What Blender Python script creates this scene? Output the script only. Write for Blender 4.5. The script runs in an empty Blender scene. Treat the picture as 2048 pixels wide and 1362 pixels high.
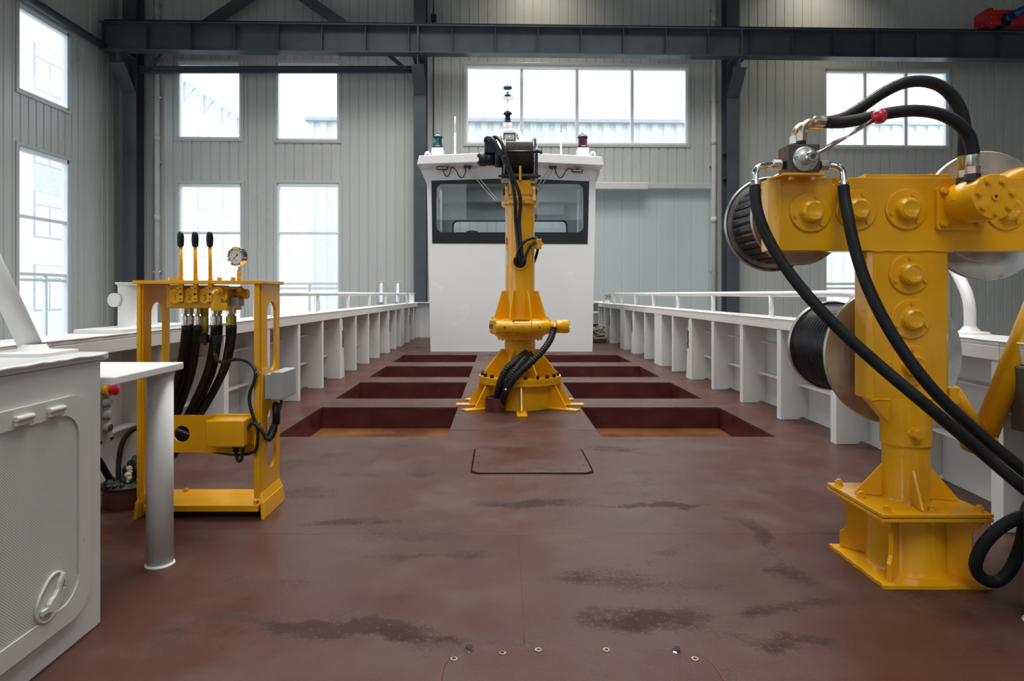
import bpy, math, random
from mathutils import Vector, Matrix, geometry
random.seed(7)
PI = math.pi
SC = bpy.context.scene
COL = SC.collection

# ------------------------------------------------------------------ camera, world, lights, exposure
F = 1280.0                                   # focal length in pixels of the 2048 x 1362 frame
cam_data = bpy.data.cameras.new('camera')
cam_data.sensor_fit = 'HORIZONTAL'
cam_data.sensor_width = 36.0
cam_data.lens = F / 2048 * 36.0
cam_data.shift_x = 24 / 2048
cam_data.shift_y = -93 / 2048
cam_data.clip_start = 0.05
cam_data.clip_end = 400
cam = bpy.data.objects.new('camera', cam_data)
cam.location = (0, 0, 1.0)
cam.rotation_euler = (PI / 2, 0, 0)
COL.objects.link(cam)
SC.camera = cam

world = bpy.data.worlds.new('overcast_sky')
SC.world = world
world.use_nodes = True
bg = world.node_tree.nodes['Background']
bg.inputs[0].default_value = (0.84, 0.925, 1.0, 1)
bg.inputs[1].default_value = 3.3


def area(name, loc, rot, sx, sy, power, color=(1, 1, 1), spread=PI):
    d = bpy.data.lights.new(name, 'AREA')
    d.shape = 'RECTANGLE'
    d.size, d.size_y = sx, sy
    d.energy = power
    d.color = color
    d.spread = spread
    o = bpy.data.objects.new(name, d)
    o.location = loc
    o.rotation_euler = rot
    COL.objects.link(o)
    return o


# added overhead fill panels out of view; two high-bay lamps close to the far wall
area('overhead_fill', (0.2, 6.0, 10.9), (0, 0, 0), 6.0, 8.0, 950, (1.0, 0.985, 0.95), 2.4)
area('overhead_fill', (0.2, 13.0, 10.9), (0, 0, 0), 12.0, 3.0, 760, (1.0, 0.985, 0.95), 2.0)
area('overhead_fill', (0.2, -5.5, 10.9), (0, 0, 0), 6.0, 6.0, 620, (1.0, 0.985, 0.95), 2.4)
area('overhead_fill', (10.5, 4.0, 10.9), (0, 0, 0), 3.0, 9.0, 230, (1.0, 0.98, 0.94), 2.4)
for xl, yl in ((1.1, 16.6), (8.9, 16.9)):
    area('high_bay_lamp', (xl, yl, 10.6), (0.25, 0, 0), 0.5, 0.5, 32, (1.0, 0.92, 0.74), 1.9)

SC.view_settings.view_transform = 'Standard'
SC.view_settings.look = 'None'
SC.view_settings.gamma = 1.0
SC.view_settings.use_curve_mapping = False
SC.view_settings.exposure = -0.05


# ------------------------------------------------------------------ helpers
def px(u, v, d):
    """the point at depth d that lies on the given sight line of the survey photograph"""
    return Vector(((u - 1000) * d / F, d, 1 - (v - 588) * d / F))


OFF = {}


def tag(o, label=None, cat=None, group=None, kind=None):
    if label: o['label'] = label
    if cat: o['category'] = cat
    if group: o['group'] = group
    if kind: o['kind'] = kind
    return o


def thing(name, label, cat, loc=(0, 0, 0), group=None, kind=None):
    o = bpy.data.objects.new(name, None)
    o.empty_display_size = 0.1
    o.location = loc
    COL.objects.link(o)
    OFF[o.name] = Vector(loc)
    return tag(o, label, cat, group, kind)


def off_of(o):
    v = Vector((0, 0, 0))
    while o is not None:
        v = v + OFF.get(o.name, Vector((0, 0, 0)))
        o = o.parent
    return v


def frame_of(d):
    d = Vector(d).normalized()
    a = Vector((0, 0, 1)) if abs(d.z) < 0.9 else Vector((0, 1, 0))
    x = a.cross(d).normalized()
    y = d.cross(x).normalized()
    return x, y, d


class MB:
    def __init__(self):
        self.v, self.f, self.s = [], [], []

    def add(self, vs, fs, smooth=False):
        n = len(self.v)
        self.v += [Vector(p) for p in vs]
        for f in fs:
            self.f.append([i + n for i in f])
            self.s.append(smooth)
        return self

    def box(self, x0, x1, y0, y1, z0, z1):
        x0, x1 = min(x0, x1), max(x0, x1)
        y0, y1 = min(y0, y1), max(y0, y1)
        z0, z1 = min(z0, z1), max(z0, z1)
        return self.add([(x0, y0, z0), (x1, y0, z0), (x1, y1, z0), (x0, y1, z0),
                         (x0, y0, z1), (x1, y0, z1), (x1, y1, z1), (x0, y1, z1)],
                        [(3, 2, 1, 0), (4, 5, 6, 7), (0, 1, 5, 4), (1, 2, 6, 5), (2, 3, 7, 6), (3, 0, 4, 7)])

    def hexa(self, p):
        """eight corners: bottom four counter-clockwise seen from above, then the top four"""
        return self.add(p, [(3, 2, 1, 0), (4, 5, 6, 7), (0, 1, 5, 4), (1, 2, 6, 5), (2, 3, 7, 6), (3, 0, 4, 7)])

    def bar(self, p0, p1, w, h, up=(0, 0, 1)):
        p0, p1 = Vector(p0), Vector(p1)
        d = (p1 - p0).normalized()
        u = Vector(up)
        x = d.cross(u).normalized() * (w / 2)
        y = x.cross(d).normalized() * (h / 2)
        return self.hexa([p0 - x - y, p0 + x - y, p1 + x - y, p1 - x - y,
                          p0 - x + y, p0 + x + y, p1 + x + y, p1 - x + y])

    def cyl(self, p0, p1, r0, r1=None, n=28, smooth=True, phase=0.0):
        r1 = r0 if r1 is None else r1
        p0, p1 = Vector(p0), Vector(p1)
        x, y, d = frame_of(p1 - p0)
        vs = []
        for p, r in ((p0, r0), (p1, r1)):
            for k in range(n):
                a = 2 * PI * k / n + phase
                vs.append(p + x * (r * math.cos(a)) + y * (r * math.sin(a)))
        self.add(vs, [(k, (k + 1) % n, n + (k + 1) % n, n + k) for k in range(n)], smooth)
        b = len(self.v) - 2 * n
        self.f.append([b + k for k in reversed(range(n))]); self.s.append(False)
        self.f.append([b + n + k for k in range(n)]); self.s.append(False)
        return self

    def hexn(self, p0, p1, r):
        return self.cyl(p0, p1, r, n=6, smooth=False, phase=0.3)

    def lathe(self, o, axis, prof, n=40, smooth=True, close=False):
        """profile of (radius, height along the axis); a sharp edge is made by repeating a point"""
        o = Vector(o)
        x, y, d = frame_of(axis)
        sharp = []
        for i, q in enumerate(prof):                 # crisp edge wherever the profile turns sharply
            sharp.append(q)
            if 0 < i < len(prof) - 1:
                a = Vector((q[0] - prof[i - 1][0], q[1] - prof[i - 1][1])); b = Vector((prof[i + 1][0] - q[0], prof[i + 1][1] - q[1]))
                if a.length > 1e-7 and b.length > 1e-7 and a.angle(b) > 0.62: sharp.append(q)
        prof = sharp
        rows = []
        for r, h in prof:
            r = max(r, 1e-5)
            rows.append([o + d * h + x * (r * math.cos(2 * PI * k / n)) + y * (r * math.sin(2 * PI * k / n)) for k in range(n)])
        vs = [p for row in rows for p in row]
        fs = []
        for i in range(len(rows) - 1):
            if abs(prof[i][0] - prof[i + 1][0]) + abs(prof[i][1] - prof[i + 1][1]) < 1e-7:
                continue
            for k in range(n):
                fs.append((i * n + k, i * n + (k + 1) % n, (i + 1) * n + (k + 1) % n, (i + 1) * n + k))
        return self.add(vs, fs, smooth)

    def sphere(self, c, r, n=20, sc=(1, 1, 1)):
        c = Vector(c)
        m = n // 2
        vs, fs = [], []
        for i in range(m + 1):
            t = PI * i / m
            for k in range(n):
                a = 2 * PI * k / n
                vs.append(c + Vector((r * sc[0] * math.sin(t) * math.cos(a), r * sc[1] * math.sin(t) * math.sin(a), r * sc[2] * math.cos(t))))
        for i in range(m):
            for k in range(n):
                fs.append((i * n + k, (i + 1) * n + k, (i + 1) * n + (k + 1) % n, i * n + (k + 1) % n))
        return self.add(vs, fs, True)

    def tube(self, pts, r, n=14, sub=8, spline=True, wrap=None):
        pts = [Vector(p) for p in pts]
        path = catmull(pts, sub) if spline and len(pts) > 2 else pts
        x = None
        rows = []
        L = 0.0
        for i, p in enumerate(path):
            t = (path[min(i + 1, len(path) - 1)] - path[max(i - 1, 0)]).normalized()
            if x is None:
                x = frame_of(t)[0]
            x = (x - t * x.dot(t)).normalized()
            y = t.cross(x)
            if i: L += (p - path[i - 1]).length
            rr = r
            if wrap: rr = r + wrap[0] * (0.5 + 0.5 * math.cos(2 * PI * L / wrap[1]))
            rows.append([p + x * (rr * math.cos(2 * PI * k / n)) + y * (rr * math.sin(2 * PI * k / n)) for k in range(n)])
        vs = [p for row in rows for p in row]
        fs = [(i * n + k, i * n + (k + 1) % n, (i + 1) * n + (k + 1) % n, (i + 1) * n + k) for i in range(len(rows) - 1) for k in range(n)]
        self.add(vs, fs, True)
        b = len(self.v) - len(vs)
        self.f.append([b + k for k in reversed(range(n))]); self.s.append(False)
        self.f.append([b + len(vs) - n + k for k in range(n)]); self.s.append(False)
        return self

    def plate(self, outer, holes, o, U, V, t):
        """flat plate: outline and holes in 2D, laid along U, V from o, thickness t along U x V"""
        o, U, V = Vector(o), Vector(U), Vector(V)
        N = U.cross(V).normalized() * t
        loops = [outer] + list(holes)
        flat = [Vector((p[0], p[1], 0)) for lp in loops for p in lp]
        tris = geometry.tessellate_polygon([[Vector((p[0], p[1], 0)) for p in lp] for lp in loops])
        n = len(flat)
        vs = [o + U * p.x + V * p.y for p in flat]
        vs += [p + N for p in vs]
        fs = []
        for a, b, c in tris:
            A, B, C = flat[a], flat[b], flat[c]
            if (B - A).cross(C - A).z < 0: b, c = c, b
            fs.append((a + n, b + n, c + n))
            fs.append((c, b, a))
        k = 0
        for lp in loops:
            m = len(lp)
            for i in range(m):
                fs.append((k + i, k + (i + 1) % m, n + k + (i + 1) % m, n + k + i))
            k += m
        return self.add(vs, fs)

    def build(self, name, mat, parent=None, bevel=0.0, label=None, fix=False, kind=None):
        off = off_of(parent) if parent is not None else Vector((0, 0, 0))
        me = bpy.data.meshes.new(name)
        me.from_pydata([p - off for p in self.v], [], self.f)
        for p, s in zip(me.polygons, self.s): p.use_smooth = s
        me.validate()
        if fix:
            import bmesh
            bm = bmesh.new(); bm.from_mesh(me)
            bmesh.ops.recalc_face_normals(bm, faces=bm.faces)
            bm.to_mesh(me); bm.free()
        me.update()
        o = bpy.data.objects.new(name, me)
        if mat is not None: me.materials.append(mat)
        COL.objects.link(o)
        OFF[o.name] = Vector((0, 0, 0))
        if parent is not None: o.parent = parent
        if bevel:
            b = o.modifiers.new('bevel', 'BEVEL')
            b.width = bevel; b.segments = 2; b.limit_method = 'ANGLE'; b.angle_limit = 0.7
        if label: o['label'] = label
        if kind: o['kind'] = kind
        return o


def catmull(pts, sub):
    out = []
    P = [pts[0] * 2 - pts[1]] + pts + [pts[-1] * 2 - pts[-2]]
    for i in range(1, len(P) - 2):
        p0, p1, p2, p3 = P[i - 1], P[i], P[i + 1], P[i + 2]
        for k in range(sub):
            t = k / sub
            out.append(0.5 * ((2 * p1) + (p2 - p0) * t + (2 * p0 - 5 * p1 + 4 * p2 - p3) * t * t + (3 * p1 - p0 - 3 * p2 + p3) * t ** 3))
    out.append(pts[-1])
    return out


def rrect(x0, x1, y0, y1, r, n=6):
    out = []
    for cx, cy, a0 in ((x1 - r, y0 + r, -PI / 2), (x1 - r, y1 - r, 0), (x0 + r, y1 - r, PI / 2), (x0 + r, y0 + r, PI)):
        for k in range(n + 1):
            a = a0 + PI / 2 * k / n
            out.append((cx + r * math.cos(a), cy + r * math.sin(a)))
    return out


def rect(x0, x1, y0, y1):
    return [(x0, y0), (x1, y0), (x1, y1), (x0, y1)]


def circ(cx, cy, r, n=28):
    return [(cx + r * math.cos(2 * PI * k / n), cy + r * math.sin(2 * PI * k / n)) for k in range(n)]


def glyph(ch, size):
    """one character of the built-in font as flat vertices and faces"""
    c = bpy.data.curves.new('glyph', 'FONT')
    c.body = ch; c.size = size; c.resolution_u = 2
    o = bpy.data.objects.new('glyph', c)
    COL.objects.link(o)
    bpy.context.view_layer.update()
    me = o.evaluated_get(bpy.context.evaluated_depsgraph_get()).to_mesh()
    vs = [p.co.copy() for p in me.vertices]
    fs = [tuple(p.vertices) for p in me.polygons]
    w = max([p.x for p in vs], default=size * 0.3)
    o.to_mesh_clear()
    bpy.data.objects.remove(o); bpy.data.curves.remove(c)
    return vs, fs, w


# ------------------------------------------------------------------ materials
def nodes_of(name):
    m = bpy.data.materials.new(name)
    m.use_nodes = True
    nt = m.node_tree
    b = nt.nodes['Principled BSDF']
    return m, nt, b


def link(nt, a, ao, b, bi):
    nt.links.new(a.outputs[ao], b.inputs[bi])


def coords(nt, scale=(1, 1, 1)):
    tc = nt.nodes.new('ShaderNodeTexCoord')
    mp = nt.nodes.new('ShaderNodeMapping')
    mp.inputs['Scale'].default_value = scale
    link(nt, tc, 'Object', mp, 'Vector')
    return mp


def noise(nt, mp, scale, detail=4, rough=0.55):
    n = nt.nodes.new('ShaderNodeTexNoise')
    n.inputs['Scale'].default_value = scale
    n.inputs['Detail'].default_value = detail
    n.inputs['Roughness'].default_value = rough
    link(nt, mp, 'Vector', n, 'Vector')
    return n


def ramp(nt, src, out, p0, p1, c0=(0, 0, 0, 1), c1=(1, 1, 1, 1)):
    r = nt.nodes.new('ShaderNodeValToRGB')
    r.color_ramp.elements[0].position = p0; r.color_ramp.elements[0].color = c0
    r.color_ramp.elements[1].position = p1; r.color_ramp.elements[1].color = c1
    link(nt, src, out, r, 'Fac')
    return r


def mixc(nt, fac, a, b):
    m = nt.nodes.new('ShaderNodeMix')
    m.data_type = 'RGBA'
    for sock, val in ((0, fac), (6, a), (7, b)):
        if isinstance(val, tuple) and hasattr(val[0], 'outputs'):
            nt.links.new(val[0].outputs[val[1]], m.inputs[sock])
        elif isinstance(val, (int, float)):
            m.inputs[sock].default_value = val
        else:
            m.inputs[sock].default_value = (*val, 1) if len(val) == 3 else val
    return m


def math_node(nt, op, a, b):
    m = nt.nodes.new('ShaderNodeMath')
    m.operation = op
    for i, val in enumerate((a, b)):
        if isinstance(val, tuple): nt.links.new(val[0].outputs[val[1]], m.inputs[i])
        else: m.inputs[i].default_value = val
    return m


def paint(name, col, rough=0.35, metal=0.0, var=0.08, scale=6.0, bump=0.03, bscale=60.0, stretch=(1, 1, 1), coat=0.0, dirt=None):
    m, nt, b = nodes_of(name)
    mp = coords(nt, stretch)
    n1 = noise(nt, mp, scale)
    dark = tuple(c * (1 - var) for c in col)
    lite = tuple(min(1, c * (1 + var)) for c in col)
    r = ramp(nt, n1, 'Fac', 0.35, 0.65, (*dark, 1), (*lite, 1))
    out = (r, 'Color')
    if dirt:
        n3 = noise(nt, mp, dirt[1], 6, 0.65)
        r3 = ramp(nt, n3, 'Fac', dirt[2], dirt[2] + 0.12)
        mx = mixc(nt, (r3, 'Color'), out, dirt[0])
        out = (mx, 2)
    nt.links.new(out[0].outputs[out[1]], b.inputs['Base Color'])
    n2 = noise(nt, mp, bscale, 3)
    rr = ramp(nt, n1, 'Fac', 0.3, 0.7, (rough * 0.8,) * 3 + (1,), (min(1, rough * 1.25),) * 3 + (1,))
    link(nt, rr, 'Color', b, 'Roughness')
    if bump:
        bp = nt.nodes.new('ShaderNodeBump')
        bp.inputs['Strength'].default_value = bump
        bp.inputs['Distance'].default_value = 0.01
        link(nt, n2, 'Fac', bp, 'Height')
        link(nt, bp, 'Normal', b, 'Normal')
    b.inputs['Metallic'].default_value = metal
    b.inputs['Coat Weight'].default_value = coat
    return m


M = {}
M['yellow'] = paint('yellow_gloss_paint', (0.77, 0.37, 0.003), 0.20, var=0.06, scale=5, bump=0.12, bscale=22, coat=0.08)
M['yellow_dim'] = paint('yellow_overspray', (0.42, 0.30, 0.03), 0.35, metal=0.2, var=0.25, scale=40)
M['white'] = paint('white_marine_paint', (0.74, 0.74, 0.73), 0.38, var=0.035, scale=3, bump=0.06, bscale=14, dirt=((0.45, 0.43, 0.39), 7, 0.70))
M['white_clean'] = paint('white_gloss_paint', (0.80, 0.80, 0.80), 0.22, var=0.015, scale=1.5, bump=0.05, bscale=3, coat=0.2)
M['locker_white'] = paint('locker_white_paint', (0.57, 0.57, 0.56), 0.42, var=0.04, scale=4, bump=0.05, bscale=20)
M['black_rubber'] = paint('black_hose_rubber', (0.009, 0.010, 0.012), 0.52, var=0.3, scale=30, bump=0.05, bscale=180)
M['wrap'] = paint('black_spiral_wrap', (0.018, 0.018, 0.019), 0.38, var=0.3, scale=30, bump=0.1)
M['grip'] = paint('black_grip_plastic', (0.012, 0.014, 0.02), 0.35, var=0.2)
M['winch_black'] = paint('winch_black_enamel', (0.012, 0.018, 0.03), 0.3, var=0.2, scale=20)
M['steel'] = paint('zinc_plated_steel', (0.62, 0.60, 0.54), 0.27, metal=1.0, var=0.12, scale=25)
M['chrome'] = paint('polished_chrome', (0.78, 0.78, 0.78), 0.10, metal=1.0, var=0.02)
M['brass'] = paint('yellow_zinc_fitting', (0.52, 0.45, 0.33), 0.3, metal=1.0, var=0.2, scale=30)
M['copper'] = paint('iridescent_zinc_nut', (0.66, 0.42, 0.36), 0.3, metal=1.0, var=0.2, scale=30)
M['stainless'] = paint('brushed_stainless', (0.56, 0.55, 0.52), 0.40, metal=0.88, var=0.18, scale=9, dirt=((0.20, 0.17, 0.06), 5, 0.60))
M['cast'] = paint('rusty_cast_iron', (0.10, 0.085, 0.075), 0.5, metal=0.6, var=0.2, scale=20, dirt=((0.22, 0.11, 0.04), 14, 0.55))
M['alu'] = paint('cast_aluminium', (0.55, 0.56, 0.55), 0.38, metal=0.9, var=0.08, scale=20)
M['red_knob'] = paint('red_plastic_ball', (0.55, 0.012, 0.05), 0.2, var=0.05, coat=0.4)
M['rope'] = paint('grey_wire_rope', (0.10, 0.085, 0.07), 0.5, metal=0.5, var=0.35, scale=60, bump=0.3, bscale=150)
M['cable'] = paint('black_cable_jacket', (0.022, 0.023, 0.025), 0.28, var=0.25, scale=18)
M['hemp'] = paint('old_mooring_rope', (0.33, 0.30, 0.24), 0.8, var=0.3, scale=40, bump=0.5, bscale=90)
M['grey_box'] = paint('grey_enclosure_paint', (0.33, 0.34, 0.34), 0.45, var=0.04, scale=8)
M['brown_box'] = paint('brown_grey_enclosure', (0.10, 0.09, 0.08), 0.45, var=0.06, scale=8)
M['deck_red'] = paint('dark_red_primer', (0.068, 0.009, 0.009), 0.42, var=0.2, scale=5, bump=0.15, bscale=30)
M['deck_brown'] = paint('rusty_water_stained_bottom', (0.13, 0.047, 0.017), 0.30, var=0.25, scale=2.5, dirt=((0.10, 0.02, 0.015), 3, 0.58))
M['stub_red'] = paint('red_brown_stub_paint', (0.10, 0.022, 0.02), 0.4, var=0.2, scale=14, bump=0.1)
M['tar'] = paint('black_mastic_and_gap_shade', (0.010, 0.010, 0.010), 0.6, var=0.4, scale=40, bump=0.6, bscale=50, dirt=((0.42, 0.39, 0.28), 16, 0.66))
M['foam'] = paint('yellowed_foam_sealant', (0.50, 0.46, 0.30), 0.8, var=0.25, scale=60, bump=0.6, bscale=60)
M['steel_grey'] = paint('dark_grey_structural_paint', (0.052, 0.062, 0.075), 0.45, var=0.12, scale=2, bump=0.04)
M['rail_black'] = paint('oiled_crane_rail', (0.012, 0.012, 0.013), 0.4, metal=0.4)
M['pipe_white'] = paint('white_plastic_pipe', (0.55, 0.54, 0.52), 0.45, var=0.04)
M['alu_frame'] = paint('bloom_white_window_frame', (0.78, 0.82, 0.84), 0.4, var=0.03)  # brightened to stand in for the bloom around the panes
M['crane_red'] = paint('red_crane_paint', (0.42, 0.012, 0.012), 0.3, var=0.12, scale=4)
M['motor_blue'] = paint('blue_motor_paint', (0.012, 0.04, 0.16), 0.35, var=0.15)
M['black_band'] = paint('black_glass_band', (0.006, 0.008, 0.012), 0.34, var=0.1, bump=0)
M['cabin_grey'] = paint('cabin_lining_grey', (0.60, 0.61, 0.61), 0.6, var=0.05)
M['dial'] = paint('gauge_dial_face', (0.62, 0.64, 0.62), 0.5, var=0.02, bump=0)
M['ink'] = paint('black_ink_and_hole_shade', (0.01, 0.01, 0.012), 0.6, bump=0)
M['gap'] = paint('dirty_gap', (0.012, 0.008, 0.007), 0.95, bump=0)
M['gap'].node_tree.nodes['Principled BSDF'].inputs['Specular IOR Level'].default_value = 0.05
M['red_mark'] = paint('red_print', (0.5, 0.02, 0.03), 0.5, bump=0)
M['orange_ink'] = paint('orange_hose_print', (0.42, 0.22, 0.03), 0.6, bump=0)
M['white_ink'] = paint('white_hose_print', (0.62, 0.63, 0.62), 0.6, bump=0)
M['plate_grey'] = paint('engraved_name_plate', (0.20, 0.19, 0.18), 0.35, metal=0.7, var=0.2, scale=60)
M['concrete'] = paint('hall_concrete', (0.22, 0.22, 0.21), 0.6, var=0.1, scale=1)
M['yard'] = paint('yard_paving', (0.45, 0.46, 0.46), 0.8, var=0.08, scale=0.3)
M['facade'] = paint('pale_render_facade', (0.80, 0.80, 0.81), 0.8, var=0.03, scale=0.5, bump=0)
M['facade_band'] = paint('pale_pink_spandrel', (0.60, 0.57, 0.60), 0.8, var=0.05, bump=0)
M['facade_glass'] = paint('facade_window_glass', (0.38, 0.46, 0.56), 0.25, var=0.1, bump=0)
M['shed'] = paint('white_profiled_sheet', (0.80, 0.79, 0.77), 0.7, var=0.02, scale=1, bump=0)
M['shed_cap'] = paint('grey_roof_flashing', (0.46, 0.48, 0.50), 0.6, bump=0)
M['wall'] = paint('grey_coated_wall_panel', (0.475, 0.485, 0.465), 0.30, var=0.03, scale=0.8, bump=0.02, bscale=3, stretch=(1, 1, 0.25))
M['door_panel'] = paint('pale_blue_grey_door_panel', (0.46, 0.51, 0.52), 0.4, var=0.03, scale=0.7, stretch=(1, 1, 0.2))
M['roof'] = paint('roof_underside_sheet', (0.30, 0.31, 0.31), 0.6, var=0.04)
M['white_plastic'] = paint('white_moulded_plastic', (0.58, 0.575, 0.545), 0.32, var=0.03)
M['lens_green'] = paint('green_lantern_lens', (0.0, 0.16, 0.13), 0.1, bump=0, coat=0.5)
M['lens_red'] = paint('red_lantern_lens', (0.40, 0.01, 0.05), 0.1, bump=0, coat=0.5)
M['led'] = paint('led_reflector', (0.60, 0.62, 0.62), 0.3, bump=0)
M['seat_dark'] = paint('dark_vinyl_and_gap_shade', (0.03, 0.03, 0.03), 0.5)


for _k in ('black_rubber', 'cable', 'wrap', 'grip'):
    M[_k].node_tree.nodes['Principled BSDF'].inputs['Specular IOR Level'].default_value = 0.26


def glass(name, tint, refl=1.45, rough=0.0):
    m = bpy.data.materials.new(name)
    m.use_nodes = True
    nt = m.node_tree
    nt.nodes.clear()
    out = nt.nodes.new('ShaderNodeOutputMaterial')
    tr = nt.nodes.new('ShaderNodeBsdfTransparent')
    gl = nt.nodes.new('ShaderNodeBsdfGlossy')
    gl.inputs['Roughness'].default_value = rough
    tc = nt.nodes.new('ShaderNodeTexCoord')
    n = nt.nodes.new('ShaderNodeTexNoise'); n.inputs['Scale'].default_value = 1.5
    nt.links.new(tc.outputs['Object'], n.inputs['Vector'])
    r = ramp(nt, n, 'Fac', 0.3, 0.7, (*[c * 0.98 for c in tint], 1), (*tint, 1))
    link(nt, r, 'Color', tr, 'Color')
    fr = nt.nodes.new('ShaderNodeFresnel'); fr.inputs['IOR'].default_value = refl
    mx = nt.nodes.new('ShaderNodeMixShader')
    ge = nt.nodes.new('ShaderNodeNewGeometry')      # only the outer skin of a pane mirrors
    fk = math_node(nt, 'MULTIPLY', (fr, 'Fac'), (math_node(nt, 'SUBTRACT', 1.0, (ge, 'Backfacing')), 0))
    link(nt, fk, 0, mx, 'Fac')
    nt.links.new(tr.outputs[0], mx.inputs[1]); nt.links.new(gl.outputs[0], mx.inputs[2])
    nt.links.new(mx.outputs[0], out.inputs['Surface'])
    return m


M['glass'] = glass('window_glass', (0.95, 0.98, 0.99))
M['windshield'] = glass('tinted_windshield_glass', (0.86, 0.89, 0.90))
M['clear'] = glass('clear_lantern_glass', (0.62, 0.72, 0.84))


def deck_material():
    m, nt, b = nodes_of('worn_red_deck_paint')
    mp = coords(nt)
    big = noise(nt, mp, 0.55, 5, 0.6)
    mid = noise(nt, mp, 2.2, 6, 0.65)
    fine = noise(nt, mp, 70, 4, 0.7)
    grit = noise(nt, mp, 190, 2, 0.6)
    base = ramp(nt, big, 'Fac', 0.36, 0.64, (0.062, 0.0175, 0.0105, 1), (0.070, 0.032, 0.0225, 1))
    # grey sheen put into the paint colour in large patches
    sheen_patch = ramp(nt, mid, 'Fac', 0.50, 0.72)
    c1 = mixc(nt, (math_node(nt, 'MULTIPLY', (sheen_patch, 'Color'), 0.42), 0), (base, 'Color'), (0.098, 0.066, 0.053))
    # worn dark red speckle, gathered in smeared patches
    mp2 = coords(nt, (1.0, 1.7, 1.0))
    wear = noise(nt, mp2, 1.5, 5, 0.62)
    acc = (wear, 'Fac')
    warp = noise(nt, mp, 3.2, 4, 0.6)
    wsub = nt.nodes.new('ShaderNodeVectorMath'); wsub.operation = 'SUBTRACT'; wsub.inputs[1].default_value = (0.5, 0.5, 0.5)
    nt.links.new(warp.outputs['Color'], wsub.inputs[0])
    wscl = nt.nodes.new('ShaderNodeVectorMath'); wscl.operation = 'MULTIPLY'; wscl.inputs[1].default_value = (0.55, 0.30, 0)
    nt.links.new(wsub.outputs[0], wscl.inputs[0])
    wadd = nt.nodes.new('ShaderNodeVectorMath'); wadd.operation = 'ADD'
    nt.links.new(mp.outputs['Vector'], wadd.inputs[0]); nt.links.new(wscl.outputs[0], wadd.inputs[1])
    # scuffed places: centre x, y and half sizes on the deck, in metres
    for ex, ey, ax, ay, k in ((-0.42, 1.90, 0.30, 0.07, 0.30), (-0.75, 1.95, 0.25, 0.05, 0.18), (0.45, 1.96, 0.30, 0.10, 0.28), (0.82, 1.87, 0.22, 0.06, 0.24),
                              (0.78, 3.03, 0.36, 0.05, 0.34), (1.07, 2.75, 0.07, 0.34, 0.30), (1.08, 2.33, 0.12, 0.14, 0.30), (0.70, 2.50, 0.16, 0.07, 0.22),
                              (-0.72, 2.78, 0.30, 0.06, 0.26), (-0.25, 2.45, 0.30, 0.05, 0.16), (-0.55, 3.55, 0.50, 0.10, 0.14), (0.70, 4.15, 0.20, 0.10, 0.20),
                              (0.10, 3.05, 0.30, 0.06, 0.14), (0.95, 2.05, 0.20, 0.06, 0.20), (-1.0, 1.85, 0.15, 0.08, 0.22), (0.12, 2.22, 0.35, 0.06, 0.15)):
        mv = nt.nodes.new('ShaderNodeMapping')
        mv.inputs['Location'].default_value = (-ex / ax, -ey / ay, 0)
        mv.inputs['Scale'].default_value = (1 / ax, 1 / ay, 0)
        nt.links.new(wadd.outputs[0], mv.inputs['Vector'])
        ln = nt.nodes.new('ShaderNodeVectorMath'); ln.operation = 'LENGTH'
        nt.links.new(mv.outputs['Vector'], ln.inputs[0])
        mr = nt.nodes.new('ShaderNodeMapRange'); mr.interpolation_type = 'SMOOTHSTEP'
        mr.inputs['From Min'].default_value = 1.25; mr.inputs['From Max'].default_value = 0.25
        mr.inputs['To Min'].default_value = 0.0; mr.inputs['To Max'].default_value = k
        nt.links.new(ln.outputs['Value'], mr.inputs['Value'])
        acc = (math_node(nt, 'ADD', acc, (mr, 'Result')), 0)
    wmask = ramp(nt, acc[0], acc[1], 0.50, 0.74)
    ws = math_node(nt, 'ADD', (fine, 'Fac'), (math_node(nt, 'MULTIPLY', (wmask, 'Color'), 0.16), 0))
    spk = ramp(nt, ws, 0, 0.50, 0.58)
    wm = math_node(nt, 'MULTIPLY', (wmask, 'Color'), (spk, 'Color'))
    # fine dark pitting everywhere
    pit = ramp(nt, grit, 'Fac', 0.59, 0.67)
    cp = mixc(nt, (math_node(nt, 'MULTIPLY', (pit, 'Color'), 0.6), 0), (c1, 2), (0.035, 0.014, 0.010))
    c2 = mixc(nt, (math_node(nt, 'MULTIPLY', (wm, 0), 0.9), 0), (cp, 2), (0.030, 0.0078, 0.005))
    # ochre foot traffic stains
    och = noise(nt, mp, 1.1, 6, 0.7)
    om = ramp(nt, och, 'Fac', 0.60, 0.75)
    c3 = mixc(nt, (math_node(nt, 'MULTIPLY', (om, 'Color'), 0.35), 0), (c2, 2), (0.075, 0.048, 0.025))
    link(nt, c3, 2, b, 'Base Color')
    rr = ramp(nt, mid, 'Fac', 0.35, 0.65, (0.30,) * 3 + (1,), (0.50,) * 3 + (1,))
    r2 = math_node(nt, 'ADD', (rr, 'Color'), (math_node(nt, 'MULTIPLY', (wm, 0), 0.40), 0))
    b.inputs['Specular IOR Level'].default_value = 0.36
    link(nt, r2, 0, b, 'Roughness')
    bp = nt.nodes.new('ShaderNodeBump')
    bp.inputs['Strength'].default_value = 0.35
    bp.inputs['Distance'].default_value = 0.004
    hs = math_node(nt, 'ADD', (mid, 'Fac'), (math_node(nt, 'MULTIPLY', (grit, 'Fac'), 0.35), 0))
    link(nt, hs, 0, bp, 'Height')
    link(nt, bp, 'Normal', b, 'Normal')
    return m


M['deck'] = deck_material()


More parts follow.
